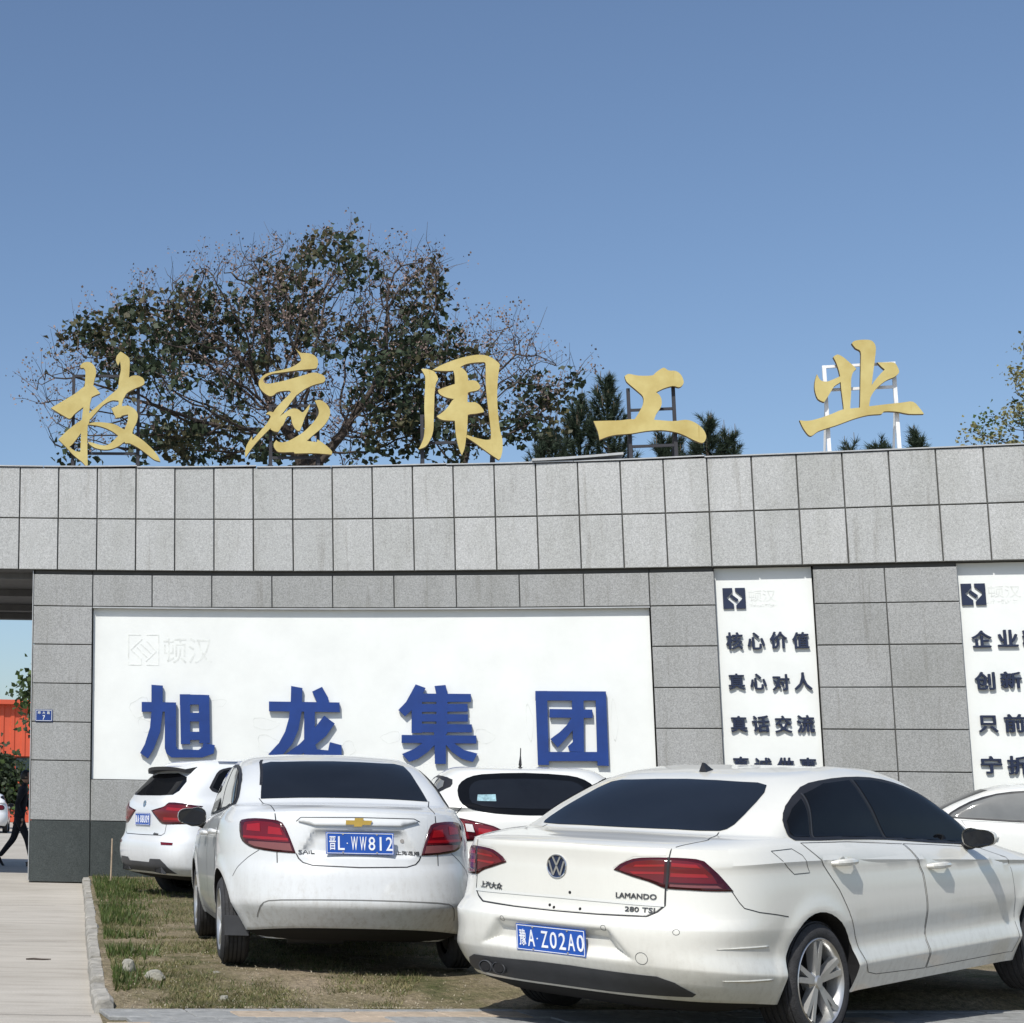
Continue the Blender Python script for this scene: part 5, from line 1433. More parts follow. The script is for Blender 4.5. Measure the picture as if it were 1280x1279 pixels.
for sg in (1, -1):
    q = [(.60, .70), (.80, .696), (.80, .668), (.62, .667)]
    c.patch('bumper_reflector', q if sg > 0 else mir(q), 'rear', M['lamp_red'], .004)
    MB().add([(-.10, 0, -.035), (.10, 0, -.045), (.085, 0, .04), (-.075, 0, .04), (-.11, .06, -.045), (.11, .06, -.055), (.095, .06, .05), (-.085, .06, .05)], [(0, 1, 5, 4), (1, 2, 6, 5), (2, 3, 7, 6), (3, 0, 4, 7)]).obj('exhaust_tip', M['car_grey'], c.t, loc=(sg * .50, .045, .385), scale=(sg, 1, 1))
    MB().add([(-.095, .01, -.032), (.095, .01, -.042), (.08, .01, .037), (-.07, .01, .037)], [(0, 1, 2, 3)]).obj('exhaust_bore', M['wheel_well'], c.t, loc=(sg * .50, .046, .385), scale=(sg, 1, 1))
    c.seam('tailgate_gap', [(sg * .62, .91), (sg * .60, .80), (sg * .54, .775), (0, .772)], 'rear', .008)
    ax = 'right' if sg > 0 else 'left'
    c.patch('arch_trim', [(.93 + .445 * math.cos(a), .36 + .445 * math.sin(a)) for a in np.linspace(.02, math.pi - .3, 24)] + [(.93 + .405 * math.cos(a), .36 + .405 * math.sin(a)) for a in np.linspace(math.pi - .3, .02, 24)], ax, c.mat, .006)
    c.seam('roof_rail', [(.75, 1.62), (1.5, 1.632), (2.3, 1.60)], ax, .03, M['chrome'], .02)
    c.mirror(2.75, 1.16, .86, sg, c.mat)
doors(c, [[(1.02, 1.20), (1.22, .98), (1.36, .80), (1.42, .55), (1.46, .42), (2.0, .40), (2.0, 1.17)], [(2.015, 1.17), (2.015, .40), (3.25, .40), (3.28, .75), (3.25, 1.10)]], [(1.35, 1.01), (2.2, .99)])
c.plate('豫A88U09', .955, None)
h, n = c.hit((0, 1.135), 'rear')
em = MB().lathe([(0, .0005), (0, .024), (.004, .026), (.004, .041), (0, .042)], 26, axis='z').obj('emblem', [M['chrome']], c.t, True, loc=h + n * .003, rot=(R(80), 0, 0))
c.badge('xDrive', .40, .79, .13, .026, M['car_grey'], .004)
c.wheels('five', .80, .265)
c.patch('windscreen', [(-.72, 1.17), (-.62, 1.52), (.62, 1.52), (.72, 1.17)], 'front', M['glass'], .004)
for sg in (1, -1):
    hp = [(.40, .84), (.86, .88), (.84, .96), (.42, .93)]; c.patch('headlight', hp if sg > 0 else mir(hp), 'front', M['lamp_white'], .004)
c.patch('grille', [(-.36, .70), (.36, .70), (.36, .92), (-.36, .92)], 'front', M['car_black'], .004)

# ------------------------------------------------------------------ white hatchback behind
R4 = [
 ring(.20, .40, .02, 3.85, .3, 2.5, .3, 2.5), ring(.20, .34, .64, 3.9, .3, 3, .4, 3, c=.5),
 ring([(0, .30), (.6, .24), (3.5, .22), (4.2, .25)], .08, .78, 4.05, .55, 3.0, .7, 2.6, c=.7),
 ring([(0, .40), (.7, .36), (4.2, .38)], .02, .84, 4.15, .58, 2.9, .7, 2.5, c=.3),
 ring(.55, .0, .868, 4.18, .60, 2.9, .75, 2.4), ring([(0, .68), (4.2, .66)], .02, .872, 4.18, .62, 2.8, .8, 2.4, c=.4),
 ring([(0, .76), (4.2, .72)], .06, .87, 4.16, .64, 2.8, .8, 2.3),
 ring([(0, .92), (.8, .94), (2.2, .88), (4.2, .80)], .075, .858, 4.10, .66, 2.8, .9, 2.2),
 ring([(0, 1.03), (.8, 1.05), (2.2, .96), (4.1, .86)], .10, .83, 4.02, .64, 2.8, .95, 2.2, c=.3),
 ring([(.1, 1.075), (.8, 1.11), (2.2, 1.0), (3.6, .95)], .13, .80, 3.7, .58, 2.9, .8, 2.5, c=.2),
 ring([(.1, 1.11), (.8, 1.14), (2.2, 1.03), (3.3, 1.0)], .155, .775, 3.3, .44, 4.2, .42, 4.0, c=.4),
 ring([(.2, 1.24), (1, 1.26), (2, 1.22), (2.9, 1.17)], .265, .735, 2.9, .44, 4.2, .42, 4.0),
 ring([(.35, 1.365), (1, 1.39), (2, 1.38), (2.6, 1.33)], .385, .665, 2.55, .44, 4.2, .42, 4.0, c=.4),
 ring([(.4, 1.415), (1, 1.44), (2, 1.43), (2.5, 1.38)], .44, .59, 2.44, .44, 4.2, .42, 4.0, c=.2),
 ring([(.6, 1.44), (1.2, 1.468), (2.2, 1.44)], .66, .33, 2.3, .4, 2.6, .4, 2.6),
 ring([(.8, 1.46), (1.4, 1.478), (2.1, 1.46)], .9, .0, 2.1, .2, 2.5, .2, 2.5),
]
POSE4 = (4.051, 13.536, 0.195, 0.085, 0.0)
car4 = Car('hatchback', 'white hatchback between the two sedans, its rear window and roof showing', R4, POSE4, M['paint_warm'], [(.78, .30), (3.27, .30)], .30,
           arch=1.16, tyre_w=.19, K=28, Ms=56)

# ---- hatchback
DLO4 = [(.40, 1.215), (.36, 1.28), (.42, 1.34), (.55, 1.37), (.9, 1.382), (1.6, 1.37), (2.15, 1.32), (2.55, 1.18), (2.75, 1.06), (1.8, 1.065), (.9, 1.155)]
PAN4 = [[(.425, 1.225), (.40, 1.28), (.45, 1.325), (.56, 1.350), (.62, 1.195)], [(.66, 1.19), (.61, 1.353), (.9, 1.362), (1.40, 1.355), (1.44, 1.11), (.9, 1.17)], [(1.49, 1.107), (1.45, 1.355), (1.6, 1.35), (2.12, 1.30), (2.52, 1.165), (2.68, 1.075), (1.8, 1.08)]]
DOOR4 = [[(.80, 1.15), (1.02, .92), (1.10, .74), (1.16, .50), (1.22, .32), (1.46, .30), (1.46, 1.08)], [(1.475, 1.08), (1.475, .30), (2.82, .30), (2.86, .60), (2.80, .98)]]
RW4 = [(-.515, 1.14), (-.545, 1.21), (-.535, 1.29), (-.465, 1.352), (-.34, 1.386), (0, 1.402), (.34, 1.386), (.465, 1.352), (.535, 1.29), (.545, 1.21), (.515, 1.14), (.42, 1.095), (.26, 1.07), (0, 1.06), (-.26, 1.07), (-.42, 1.095)]
L4 = [(.60, 1.035), (.473, 1.017), (.285, .973), (.20, .93), (.237, .891), (.364, .862), (.53, .848), (.70, .855), (.745, .93), (.71, 1.01)]
def dress_hatch(c, glass_side):
    side_glass(c, DLO4, PAN4, glass_side); doors(c, DOOR4, [(1.16, .95), (1.62, .92)])
    c.patch('rear_window', RW4, 'rear', M['glass'], .004, smooth_n=2, step=.025)
    c.patch('rear_glass', [(-.44, 1.15), (-.455, 1.22), (-.44, 1.29), (-.36, 1.335), (0, 1.352), (.36, 1.335), (.44, 1.29), (.455, 1.22), (.44, 1.15), (.26, 1.115), (-.26, 1.115)], 'rear', M['glass_rear'], .0065, smooth_n=2, step=.025)
    tail(c, L4, [[(.59, 1.018), (.47, 1.002), (.30, .962), (.225, .93), (.25, .905), (.37, .878), (.41, .876), (.44, .985), (.50, .995), (.47, .868), (.68, .872), (.71, .93), (.68, .995)]], [[(.30, .94), (.40, .955), (.40, .905), (.30, .91)]], (), [[(.445, .98), (.50, .985), (.49, .925), (.43, .92)]])
    c.wheels('six', .765, .205)
    for sx in (1, -1):
        c.mirror(2.45, 1.0, .80, sx, c.mat)
        hp = [(.42, .70), (.78, .78), (.76, .88), (.42, .80)]; c.patch('headlight', hp if sx > 0 else mir(hp), 'front', M['lamp_white'], .004)
    c.patch('windscreen', [(-.64, 1.05), (-.56, 1.33), (.56, 1.33), (.64, 1.05)], 'front', M['glass'], .004)
dress_hatch(car4, M['glass_grey'])
c = car4
for sg in (1, -1): c.seam('tailgate_gap', [(sg * .515, 1.13), (sg * .56, 1.07), (sg * .60, 1.035)], 'rear', .006)
c.patch('sticker', [(-.40, 1.165), (-.39, 1.215), (-.25, 1.22), (-.25, 1.165)], 'rear', M['sticker'] if 'sticker' in M else M.setdefault('sticker', plain('sticker', (0.22, 0.36, 0.40), .5, var=.5, scale=30)), .008)
h, n = c.hit((0, .80), 'top')
MB().tube([(0, 0, 0), (0, -.005, .02), (.008, .03, .10), (.014, .055, .165)], [.022, .014, .005, .004], 8).obj('roof_aerial', M['car_black'], c.t, True, loc=h)
c.plate('豫A63K27', .80, None) if False else None
# ------------------------------------------------------------------ sedan at the right edge and the car beyond the gate
POSE5 = (9.38, 19.05, 2.02, 0.11, 0.0)
car5 = Car('sedan', 'white car with grey windows at the far right, half hidden behind the cream sedan', R2, POSE5, M['paint_warm'], [(.80, .295), (3.27, .295)], .295, arch=1.17, tyre_w=.185, K=24, Ms=44)
side_glass(car5, DLO2, PAN2, M['glass_grey']); doors(car5, DOOR2, [(1.16, .885), (2.02, .865)]); tail(car5, L2, [offs(L2, .02)]); car5.wheels('six', .765, .205)
car5.patch('rear_window', [(-.575, 1.118), (-.508, 1.372), (0, 1.398), (.508, 1.372), (.575, 1.118), (0, 1.133)], 'rear', M['glass_rear'], .004)
for sx in (1, -1): car5.mirror(2.62, .965, .80, sx, car5.mat)
POSE6 = (-1.36, 63.0, 0.02, -0.012, 0.0)
car6 = Car('hatchback', 'small distant white car on the road beyond the gateway', R4, POSE6, M['paint_cool'], [(.78, .30), (3.27, .30)], .30, 'cars beyond the gateway', arch=1.16, tyre_w=.19, K=20, Ms=36)
dress_hatch(car6, M['glass'])

# ------------------------------------------------------------------ trees
import numpy as _np
_F, _CX, _CY, _PT, _RO, _H = 2099.0, 33.0, 640.0, R(9.76), R(1.04), 1.19
def spot(px, py, depth):
    """a world point seen in the given direction at the given distance north (used only to lay out the planting)"""
    a, b = px - _CX, py - _CY
    x = (a * math.cos(_RO) + b * math.sin(_RO)) / _F; u = -(-a * math.sin(_RO) + b * math.cos(_RO)) / _F
    d = Vector((x, math.cos(_PT) - u * math.sin(_PT), math.sin(_PT) + u * math.cos(_PT)))
    k = depth / d.y
    return Vector((d.x * k, depth, _H + d.z * k))

def colonize(att, trunk, step, infl, kill, iters, seed):
    """space-colonisation branching: nodes array, parent array"""
    nodes = [np.array(p, float) for p in trunk]; par = [-1] + list(range(len(trunk) - 1))
    A = np.array(att); g = np.random.default_rng(seed)
    near = np.full(len(A), 1e9); ni = np.zeros(len(A), int); done = 0
    for it in range(iters):
        N = np.array(nodes[done:])
        if len(N):
            for c in range(0, len(N), 200):
                D = np.linalg.norm(A[:, None] - N[None, c:c + 200], axis=2); j = D.argmin(1); m = D[np.arange(len(A)), j]
                u = m < near; near[u] = m[u]; ni[u] = j[u] + done + c
        done = len(nodes)
        keep = near > kill; A, near, ni = A[keep], near[keep], ni[keep]
        if not len(A): break
        act = near < infl
        if not act.any(): 
            act = near <= near.min() + 1e-6
        acc = {}
        for k in np.where(act)[0]:
            d = A[k] - nodes[ni[k]]; acc.setdefault(int(ni[k]), []).append(d / (np.linalg.norm(d) + 1e-9))
        new = 0
        for k, ds in acc.items():
            d = np.mean(ds, 0) + g.normal(0, .10, 3); d /= np.linalg.norm(d) + 1e-9
            p = nodes[k] + d * step
            nodes.append(p); par.append(k); new += 1
        if not new: break
    return np.array(nodes), np.array(par)

def branch_mesh(nodes, par, r_tip, expo, r_max, mat, name, parent, sides=5):
    n = len(nodes); kids = [[] for _ in range(n)]
    for i, p in enumerate(par):
        if p >= 0: kids[p].append(i)
    rad = np.zeros(n)
    for i in range(n - 1, -1, -1):
        rad[i] = r_tip if not kids[i] else min(r_max, sum(rad[k] ** expo for k in kids[i]) ** (1 / expo))
    V = []; F = []
    ang = np.arange(sides) * 2 * np.pi / sides
    def ringat(p, d, r):
        d = d / (np.linalg.norm(d) + 1e-9); u = np.cross(d, [0.3, 0.1, 0.95]); 
        if np.linalg.norm(u) < 1e-3: u = np.cross(d, [1, 0, 0])
        u /= np.linalg.norm(u); w = np.cross(d, u)
        return p + r * (np.cos(ang)[:, None] * u + np.sin(ang)[:, None] * w)
    for i in range(1, n):
        p = par[i]
        d = nodes[i] - nodes[p]; dp = nodes[p] - nodes[par[p]] if par[p] >= 0 else d
        b = len(V) * sides
        V.append(ringat(nodes[p], d * .6 + dp * .4, min(rad[p], rad[i] * 1.35))); V.append(ringat(nodes[i], d, rad[i]))
        for k in range(sides): F.append((b + k, b + (k + 1) % sides, b + sides + (k + 1) % sides, b + sides + k))
    me = raw_mesh(name, np.concatenate(V), F, mat, smooth=True)
    return mesh_obj(name, me, parent), rad, kids

def leaf_quads(c, nrm_up, size, g, n, spread, flat=0.0):
    """n leaf-shaped quads round the points c"""
    k = len(c) * n; P = np.repeat(c, n, 0) + g.normal(0, 1, (k, 3)) * spread
    a = g.normal(0, 1, (k, 3)); a[:, 2] = a[:, 2] * (1 - flat) - 0.25; a /= np.linalg.norm(a, axis=1, keepdims=True)
    b = g.normal(0, 1, (k, 3)); b -= (b * a).sum(1, keepdims=True) * a; b /= np.linalg.norm(b, axis=1, keepdims=True) + 1e-9
    s = size * g.uniform(0.55, 1.25, (k, 1))
    nrm = np.cross(a, b) * s * 0.18
    q = np.stack([P, P + a * s * .5 + b * s * .42 + nrm, P + a * s, P + a * s * .5 - b * s * .42 + nrm], 1)
    return q.reshape(-1, 3), np.arange(k * 4).reshape(-1, 4)

def ellipsoid_pts(g, px, py, rx, ry, depth, dz, n):
    c = spot(px, py, depth); e = spot(px + rx, py, depth); t = spot(px, py - ry, depth)
    ax = (e - c).length; az = (t - c).length
    d = g.normal(0, 1, (n, 3)); d /= np.linalg.norm(d, axis=1, keepdims=True); r = g.uniform(0.25, 1, (n, 1)) ** (1 / 2.2)
    return np.array(c) + d * r * np.array([ax, dz, az])

def in_tree(kind, label, lobes, base, depth, natt, seed, leaf_mats, leaf_frac=0.45, leaf_size=0.2, leaf_n=7, step=.28, tips=True, r_tip=.007, dz=2.2, group=None, trunk_h=None, spread=.16, twigs=2, pods=True):
    g = np.random.default_rng(seed)
    tot = sum(l[2] * l[3] for l in lobes)
    att = np.concatenate([ellipsoid_pts(g, l[0], l[1], l[2], l[3], depth + (l[4] if len(l) > 4 else 0), dz * (l[2] / 110) ** .5, max(8, int(natt * l[2] * l[3] / tot))) for l in lobes])
    b = Vector(base); top = trunk_h or 3.4
    trunk = [(b.x + .06 * math.sin(i * .7 + seed), b.y, b.z - .05 + i * .3) for i in range(int(top / .3) + 1)]
    t = thing(kind, label, 'tree', (0, 0, 0), (0, 0, 0), group)
    nodes, par = colonize(att, trunk, step, 2.6, step * 1.5, 160, seed)
    o, rad, kids = branch_mesh(nodes, par, r_tip, 2.25, .30, M['bark'], 'trunk', t)
    ends = np.array([i for i in range(len(nodes)) if not kids[i]]); thin = np.array([i for i in range(len(trunk), len(nodes)) if rad[i] < r_tip * 3.2])
    # thin twig sprays
    if tips:
        src = nodes[np.concatenate([ends] * twigs + [g.choice(thin, len(thin) // 2)])] if len(thin) else nodes[ends]
        k = len(src); d = g.normal(0, 1, (k, 3)); d[:, 2] = np.abs(d[:, 2]) * 1.1 + .35; d /= np.linalg.norm(d, axis=1, keepdims=True)
        L = g.uniform(.25, .75, (k, 1)); w = np.cross(d, g.normal(0, 1, (k, 3))); w /= np.linalg.norm(w, axis=1, keepdims=True) + 1e-9
        mid = src + d * L * .55 + g.normal(0, .04, (k, 3)); end = src + d * L + np.array([0, 0, .08]) * L + g.normal(0, .05, (k, 3))
        V = np.stack([src - w * .007, src + w * .007, mid + w * .005, mid - w * .005, end + w * .0025, end - w * .0025], 1).reshape(-1, 3)
        q = np.arange(k)[:, None] * 6; F = np.concatenate([q + np.array([0, 1, 2, 3]), q + np.array([3, 2, 4, 5])])
        tw = mesh_obj('twigs', raw_mesh('twigs', V, F, M['twig']), t); tw['kind'] = 'stuff'
        if pods:
            sel = g.uniform(0, 1, k) < .5
            c = np.concatenate([end[sel], mid[sel & (g.uniform(0, 1, k) < .5)]])
            V, F = leaf_quads(c, None, .055, g, 7, .07); pd = mesh_obj('seed_pods', raw_mesh('seed_pods', V, F, M['pod']), t); pd['kind'] = 'stuff'
    cand = np.unique(np.concatenate([ends, g.choice(thin, len(thin) // 3)])) if len(thin) else ends
    # leaves hang on in clumps: neighbours agree
    q = nodes[cand]; f = np.zeros(len(q))
    for _ in range(7):
        a = g.normal(0, 1, 3); a /= np.linalg.norm(a); f += np.sin(q @ a * g.uniform(1.0, 3.2) + g.uniform(0, 6))
    thr = np.quantile(f, 1 - leaf_frac); sel = cand[f + g.normal(0, .3, len(f)) > thr]
    V, F = leaf_quads(nodes[sel], None, leaf_size, g, leaf_n, spread)
    mi = np.repeat(g.choice(len(leaf_mats), len(sel), p=[.72, .28] if len(leaf_mats) == 2 else None), leaf_n)
    cr = mesh_obj('crown', raw_mesh('crown', V, F, leaf_mats, mi), t); cr['kind'] = 'stuff'
    return t
b = spot(415, 575, 33); b.z = 0
in_tree('broadleaf_tree', 'large half-bare tree with dark leaf clumps rising behind the gold characters',
        [(395, 370, 92, 74), (290, 405, 105, 80), (480, 385, 80, 68), (190, 430, 80, 55), (100, 455, 45, 50), (400, 470, 150, 70), (250, 500, 130, 70), (90, 545, 40, 35), (540, 350, 25, 40), (520, 470, 60, 60), (62, 495, 22, 25), (430, 540, 120, 36), (300, 545, 100, 30), (170, 545, 60, 28)],
        b, 33, 5000, 5, [M['leaf_dark'], M['leaf_olive']], .40, .155, 24, .22, spread=.15, twigs=2, r_tip=.0095)
b = spot(575, 575, 32); b.z = 0
in_tree('broadleaf_tree', 'lower half-bare tree right of the large one, behind the box-shaped gold character',
        [(620, 450, 62, 45), (675, 480, 48, 38), (580, 470, 45, 60), (640, 530, 75, 18), (560, 540, 50, 35)], b, 32, 1200, 9, [M['leaf_dark'], M['leaf_olive']], .48, .14, 22, .2, r_tip=.008, spread=.13, dz=1.4, twigs=3)

def pine(label, px, py_top, depth, height, width, seed, n=70, k=80, candles=True):
    """a bushy young pine: whorls of branches carrying tufts of needles"""
    g = np.random.default_rng(seed); top = spot(px, py_top, depth); t = thing('pine_tree', label, 'tree', (top.x, top.y, 0), (0, 0, 0), 'pine trees behind the wall')
    H = top.z; mb = MB(); mb.tube([(0, 0, -.05), (.04, 0, H * .5), (0, 0, H - .1)], [.11, .08, .02], 8); mb.obj('trunk', M['bark'], t, True)
    V = []; F = []; cv = []; cf = []; bm_ = MB(); base = 0
    for i in range(n):
        f = i / n; z = H - .15 - f * height; r = width * (f ** .7 * .9 + .12) * g.uniform(.55, 1.05); a = g.uniform(0, 6.28)
        c = np.array([math.cos(a) * r, math.sin(a) * r, z + r * .25 + g.uniform(-.1, .1)])
        if i % 3 == 0: bm_.tube([(0, 0, z - .1), tuple(c)], [.02, .008], 5, caps=False)
        up = np.array([math.cos(a) * .5, math.sin(a) * .5, .9]); up /= np.linalg.norm(up)
        d = up + g.normal(0, .55, (k, 3)); d /= np.linalg.norm(d, axis=1, keepdims=True)
        o = c + up * g.uniform(-.16, .16, (k, 1)); L = g.uniform(.11, .24, (k, 1)); w = np.cross(d, g.normal(0, 1, (k, 3))); w /= np.linalg.norm(w, axis=1, keepdims=True)
        V.append(np.stack([o - w * .009, o + w * .009, o + d * L], 1).reshape(-1, 3))
        if candles and (f < .35) and g.uniform() < .4:
            e = c + up * .1; h = g.uniform(.14, .32); bm_.tube([tuple(e), (e[0], e[1], e[2] + h)], [.010, .005], 5, 1)
    V = np.concatenate(V); fo = mesh_obj('crown', raw_mesh('crown', V, np.arange(len(V)).reshape(-1, 3), M['needle']), t); fo['kind'] = 'stuff'
    bo = bm_.obj('branches', [M['bark'], M['candle']], t); bo['kind'] = 'stuff'
    return t
pine('tallest dark pine, left of the wide-footed gold character', 757, 474, 36, 2.3, .62, 1, 120)
pine('dark pine top touching the left of the tallest pine', 722, 500, 36.5, 1.9, .55, 2, 90)
pine('low pine top at the left of the pine group', 686, 540, 36, 1.2, .55, 3, 60)
pine('small pine top under the wide-footed gold character', 828, 545, 36, .9, .32, 4, 34)
pine('small pine tip behind the right support of the wide-footed gold character', 845, 552, 37, .9, .4, 14, 34)
pine('dark pine top to the right of the wide-footed gold character', 882, 522, 36, 1.1, .34, 5, 44)
pine('outermost pine top right of the wide-footed gold character', 908, 540, 36, .9, .36, 6, 40)
pine('tiny pine tip with two candles under the left end of the rightmost gold character', 1064, 556, 36, .4, .18, 7, 12)
pine('tiny pine tip under the middle of the rightmost gold character', 1100, 552, 36, .4, .26, 8, 16)
pine('small round pine tip right of the rightmost gold character', 1147, 540, 36, .5, .17, 9, 22)

def leafy(label, lobes, base_px, depth, seed, mats, natt, size, n, frac=.9, name='leafy_tree', group=None, dz=1.0, spread=.1, trunk_h=2.4):
    b = spot(base_px, 575, depth); b.z = 0
    return in_tree(name, label, lobes, b, depth, natt, seed, mats, frac, size, n, .2, False, .006, dz, group, trunk_h, spread)
leafy('pale yellow-green leafy treetop at the right edge above the wall', [(1252, 535, 30, 32), (1225, 548, 22, 14), (1278, 490, 20, 45), (1300, 520, 40, 50), (1300, 450, 30, 40), (1205, 545, 6, 8)], 1290, 33, 21, [M['leaf_pale'], M['leaf_mid']], 700, .085, 36, 1.0, trunk_h=4.2, spread=.11)
# beyond the gateway on the left
leafy('dark green tree beyond the gateway, beside the left pier', [(42, 868, 17, 30), (55, 900, 18, 30), (60, 850, 20, 24)], 60, 44, 22, [M['leaf_mid'], M['leaf_dark']], 420, .17, 40, 1.0, trunk_h=2.2, spread=.22, dz=1.2)
leafy('dark round tree low in the gateway behind the walking person', [(3, 972, 22, 22), (-30, 962, 32, 32), (18, 990, 16, 16), (-10, 992, 36, 18)], -10, 74, 23, [M['leaf_dark'], M['leaf_mid']], 700, .24, 60, 1.0, trunk_h=1.2, spread=.34, dz=1.5)

# ------------------------------------------------------------------ red sheet-metal hall far beyond the gateway
A = spot(60, 945, 95); hall = thing('red_building', 'long red sheet metal hall with a strip of windows beyond the gateway', 'building', (0, 95, 0))
zt = spot(0, 880, 95).z; zb = spot(0, 945, 95).z; zw = spot(0, 968, 95).z
x0, x1 = -7.0, 12.0
ribs = int((x1 - x0) / .6); vs = []; fs = []
for i in range(ribs):                                                 # folded sheet
    xa = x0 + i * .6
    for dx, dy in ((0, 0), (.30, 0), (.36, -.06), (.54, -.06)): vs += [(xa + dx, dy, zb), (xa + dx, dy, zt)]
n = len(vs) // 2
fs = [(2 * i, 2 * i + 2, 2 * i + 3, 2 * i + 1) for i in range(n - 1)]
MB().add(vs, fs).obj('sheet_wall', M['red_sheet'], hall)
MB().box(((x0 + x1) / 2, 12, (zb) / 2), (x1 - x0, 23.6, zb - .02)).obj('hall_core', M['red_sheet'], hall)
MB().box(((x0 + x1) / 2, 12, zt + .1), (x1 - x0 + .8, 25, .25)).obj('roof', M['red_sheet'], hall)
MB().box(((x0 + x1) / 2, 12, (zb + zt) / 2), (x1 - x0 - .2, 23.6, zt - zb - .02)).obj('upper_core', M['red_sheet'], hall)
for i in range(8):
    xa = x0 + 1 + i * 2.2
    w = MB().box((xa, .15, (zb + zw) / 2 - .03), (1.9, .12, zb - zw - .1)).obj('window', M['far_glass'], hall)
    MB().box((0, -.03, 0), (.10, .10, zb - zw - .1)).obj('mullion', M['white_steel'], w, loc=(xa + 1.05, .15, (zb + zw) / 2 - .03))

# ------------------------------------------------------------------ person walking behind the left pier
def skin_body(name, verts, edges, mat, parent, sub=2):
    me = bpy.data.meshes.new(name); me.from_pydata([v[0] for v in verts], edges, [])
    o = mesh_obj(name, me)
    md = o.modifiers.new('skin', 'SKIN'); md.use_smooth_shade = True
    for i, (p, r) in enumerate(verts):
        sv = me.skin_vertices[0].data[i]; sv.radius = (r, r) if not hasattr(r, '__len__') else r
        sv.use_root = (i == 0)
    ss = o.modifiers.new('sub', 'SUBSURF'); ss.levels = sub; ss.render_levels = sub
    dg = bpy.context.evaluated_depsgraph_get(); new = bpy.data.meshes.new_from_object(o.evaluated_get(dg))
    o.modifiers.clear(); o.data = new; bpy.data.meshes.remove(me); new.name = name
    new.materials.clear(); new.materials.append(mat); o.parent = parent
    new.polygons.foreach_set('use_smooth', [True] * len(new.polygons))
    return o
M['cloth_dark'] = plain('cloth_dark', (0.012, 0.013, 0.018), .9, var=.4, scale=9, bumpy=.4)
M['skin'] = plain('skin', (0.42, 0.26, 0.19), .55, var=.1)
M['hair'] = plain('hair', (0.012, 0.010, 0.010), .5, var=.4, scale=40)
M['shoe'] = plain('shoe', (0.01, 0.01, 0.01), .4)
pp = spot(29, 1080, 32.0); per = thing('person', 'person in dark clothes walking to the right, half hidden by the left pier', 'person', (pp.x - .09, 32.0, -0.012), (0, 0, 0))
# walks towards +x; y is depth; local metres
V = [((.0, 0, .90), (.15, .12)), ((.02, 0, 1.08), (.15, .115)), ((.05, 0, 1.28), (.17, .12)), ((.07, 0, 1.40), (.13, .09)), ((.085, 0, 1.47), (.055, .055)), ((.10, 0, 1.55), (.055, .055)),   # 0-5 trunk, neck
     ((.0, -.09, .86), .10), ((.16, -.09, .50), .068), ((.24, -.09, .10), .045),      # 6-8 forward leg
     ((.0, .09, .86), .10), ((-.10, .09, .50), .068), ((-.36, .09, .17), .045),       # 9-11 trailing leg
     ((.06, -.20, 1.38), .062), ((-.05, -.25, 1.12), .05), ((.05, -.25, .90), .036),  # 12-14 near arm
     ((.06, .20, 1.38), .062), ((.16, .25, 1.13), .05), ((.30, .24, .96), .036)]      # 15-17 far arm
E = [(0, 1), (1, 2), (2, 3), (3, 4), (4, 5), (0, 6), (6, 7), (7, 8), (0, 9), (9, 10), (10, 11), (3, 12), (12, 13), (13, 14), (3, 15), (15, 16), (16, 17)]
skin_body('body', V, E, M['cloth_dark'], per)
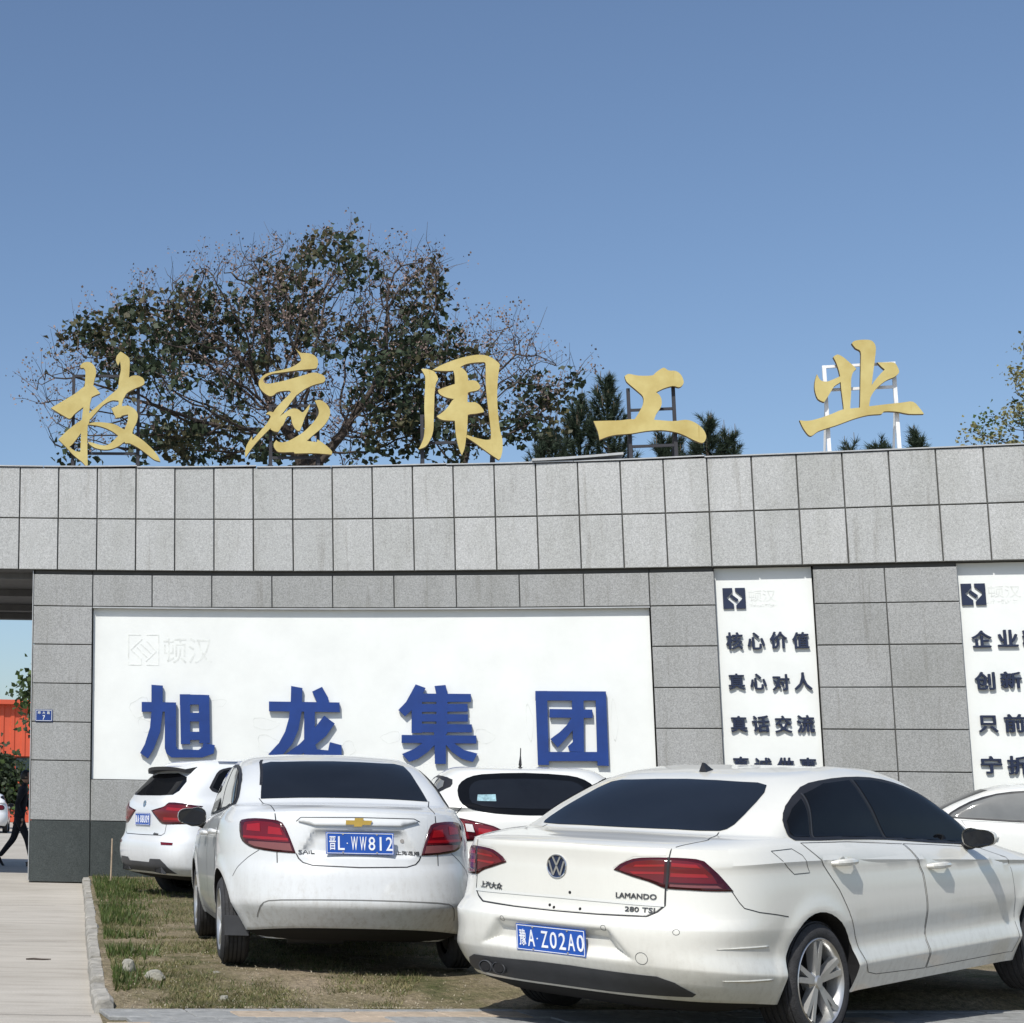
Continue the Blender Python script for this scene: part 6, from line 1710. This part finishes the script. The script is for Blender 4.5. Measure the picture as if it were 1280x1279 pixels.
def head(parent):
    bm = bmesh.new(); bmesh.ops.create_uvsphere(bm, u_segments=24, v_segments=18, radius=1.0)
    for v in bm.verts:
        x, y, z = v.co
        k = 1.0 - .22 * max(0, -z) ** 1.5
        v.co = Vector((x * .098 * k, y * .078 * k, z * .118))
        if x > .75 and abs(y) < .28 and -.25 < z < .1: v.co.x += .020 * (1 - abs(y) / .28)            # nose
        if x > .6 and abs(abs(y) - .36) < .16 and .0 < z < .2: v.co.x -= .008                           # eye sockets
        if x > .7 and abs(y) < .3 and -.5 < z < -.38: v.co.x += .005                                    # lips
    me = bpy.data.meshes.new('head'); bm.to_mesh(me); bm.free(); me.materials.append(M['skin'])
    me.polygons.foreach_set('use_smooth', [True] * len(me.polygons))
    h = mesh_obj('head', me, parent, (.12, 0, 1.645))
    hv = bmesh.new(); bmesh.ops.create_uvsphere(hv, u_segments=20, v_segments=14, radius=1.0)
    bmesh.ops.delete(hv, geom=[v for v in hv.verts if (v.co.x > .35 and v.co.z < .45) or v.co.z < -.55], context='VERTS')
    for v in hv.verts: v.co = Vector((v.co.x * .108 - .006, v.co.y * .088, v.co.z * .128 + .008))
    m2 = bpy.data.meshes.new('hair'); hv.to_mesh(m2); hv.free(); m2.materials.append(M['hair']); mesh_obj('hair', m2, h)
    for sy in (1, -1):
        MB().lathe([(-.004, .0005), (-.008, .02), (.0, .026), (.008, .02), (.008, .0005)], 12, axis='x').obj('ear', M['skin'], h, True, loc=(-.005, sy * .079, -.005), rot=(0, 0, R(90)))
        MB().lathe([(0, .0005), (.004, .008), (0, .012)], 10, axis='x').obj('eye', M['hair'], h, True, loc=(.083, sy * .03, .012))
head(per)
def hand(parent, loc, rot):
    v = [((0, 0, 0), .026), ((.0, 0, -.05), (.034, .016)), ((.0, 0, -.085), (.036, .014))]; e = [(0, 1), (1, 2)]
    for i, (dx, l) in enumerate(((-.026, .065), (-.009, .075), (.009, .07), (.026, .055))):
        b = len(v); v += [((dx, .0, -.095), .0095), ((dx * 1.1, .012, -.095 - l * .55), .0085), ((dx * 1.1, .03, -.095 - l), .007)]; e += [(2, b), (b, b + 1), (b + 1, b + 2)]
    b = len(v); v += [((.04, .008, -.05), .0105), ((.055, .02, -.085), .009)]; e += [(1, b), (b, b + 1)]
    o = skin_body('hand', v, e, M['skin'], parent, 1); o.location = loc; o.rotation_euler = rot
hand(per, (.06, -.25, .885), (0, R(-20), R(90))); hand(per, (.315, .24, .945), (0, R(-40), R(90)))
def shoe(parent, loc, rot):
    vs = []; fs = []; prof = [(-.11, .034, .07), (-.08, .040, .075), (-.02, .040, .08), (.05, .045, .055), (.12, .045, .042), (.165, .03, .03), (.175, .012, .018)]
    for x, w, h in prof:
        for yy, zz in ((-w, 0), (w, 0), (w * .95, h * .6), (w * .5, h), (-w * .5, h), (-w * .95, h * .6)): vs.append((x, yy, zz))
    for i in range(len(prof) - 1):
        for k in range(6): fs.append((i * 6 + k, i * 6 + (k + 1) % 6, i * 6 + 6 + (k + 1) % 6, i * 6 + 6 + k))
    fs += [tuple(range(6)), tuple(36 + k for k in range(6))]
    MB().add(vs, fs).obj('shoe', M['shoe'], parent, True, 40, loc=loc, rot=rot)
shoe(per, (.25, -.09, .02), (0, R(-8), 0)); shoe(per, (-.38, .09, .085), (0, R(48), 0))
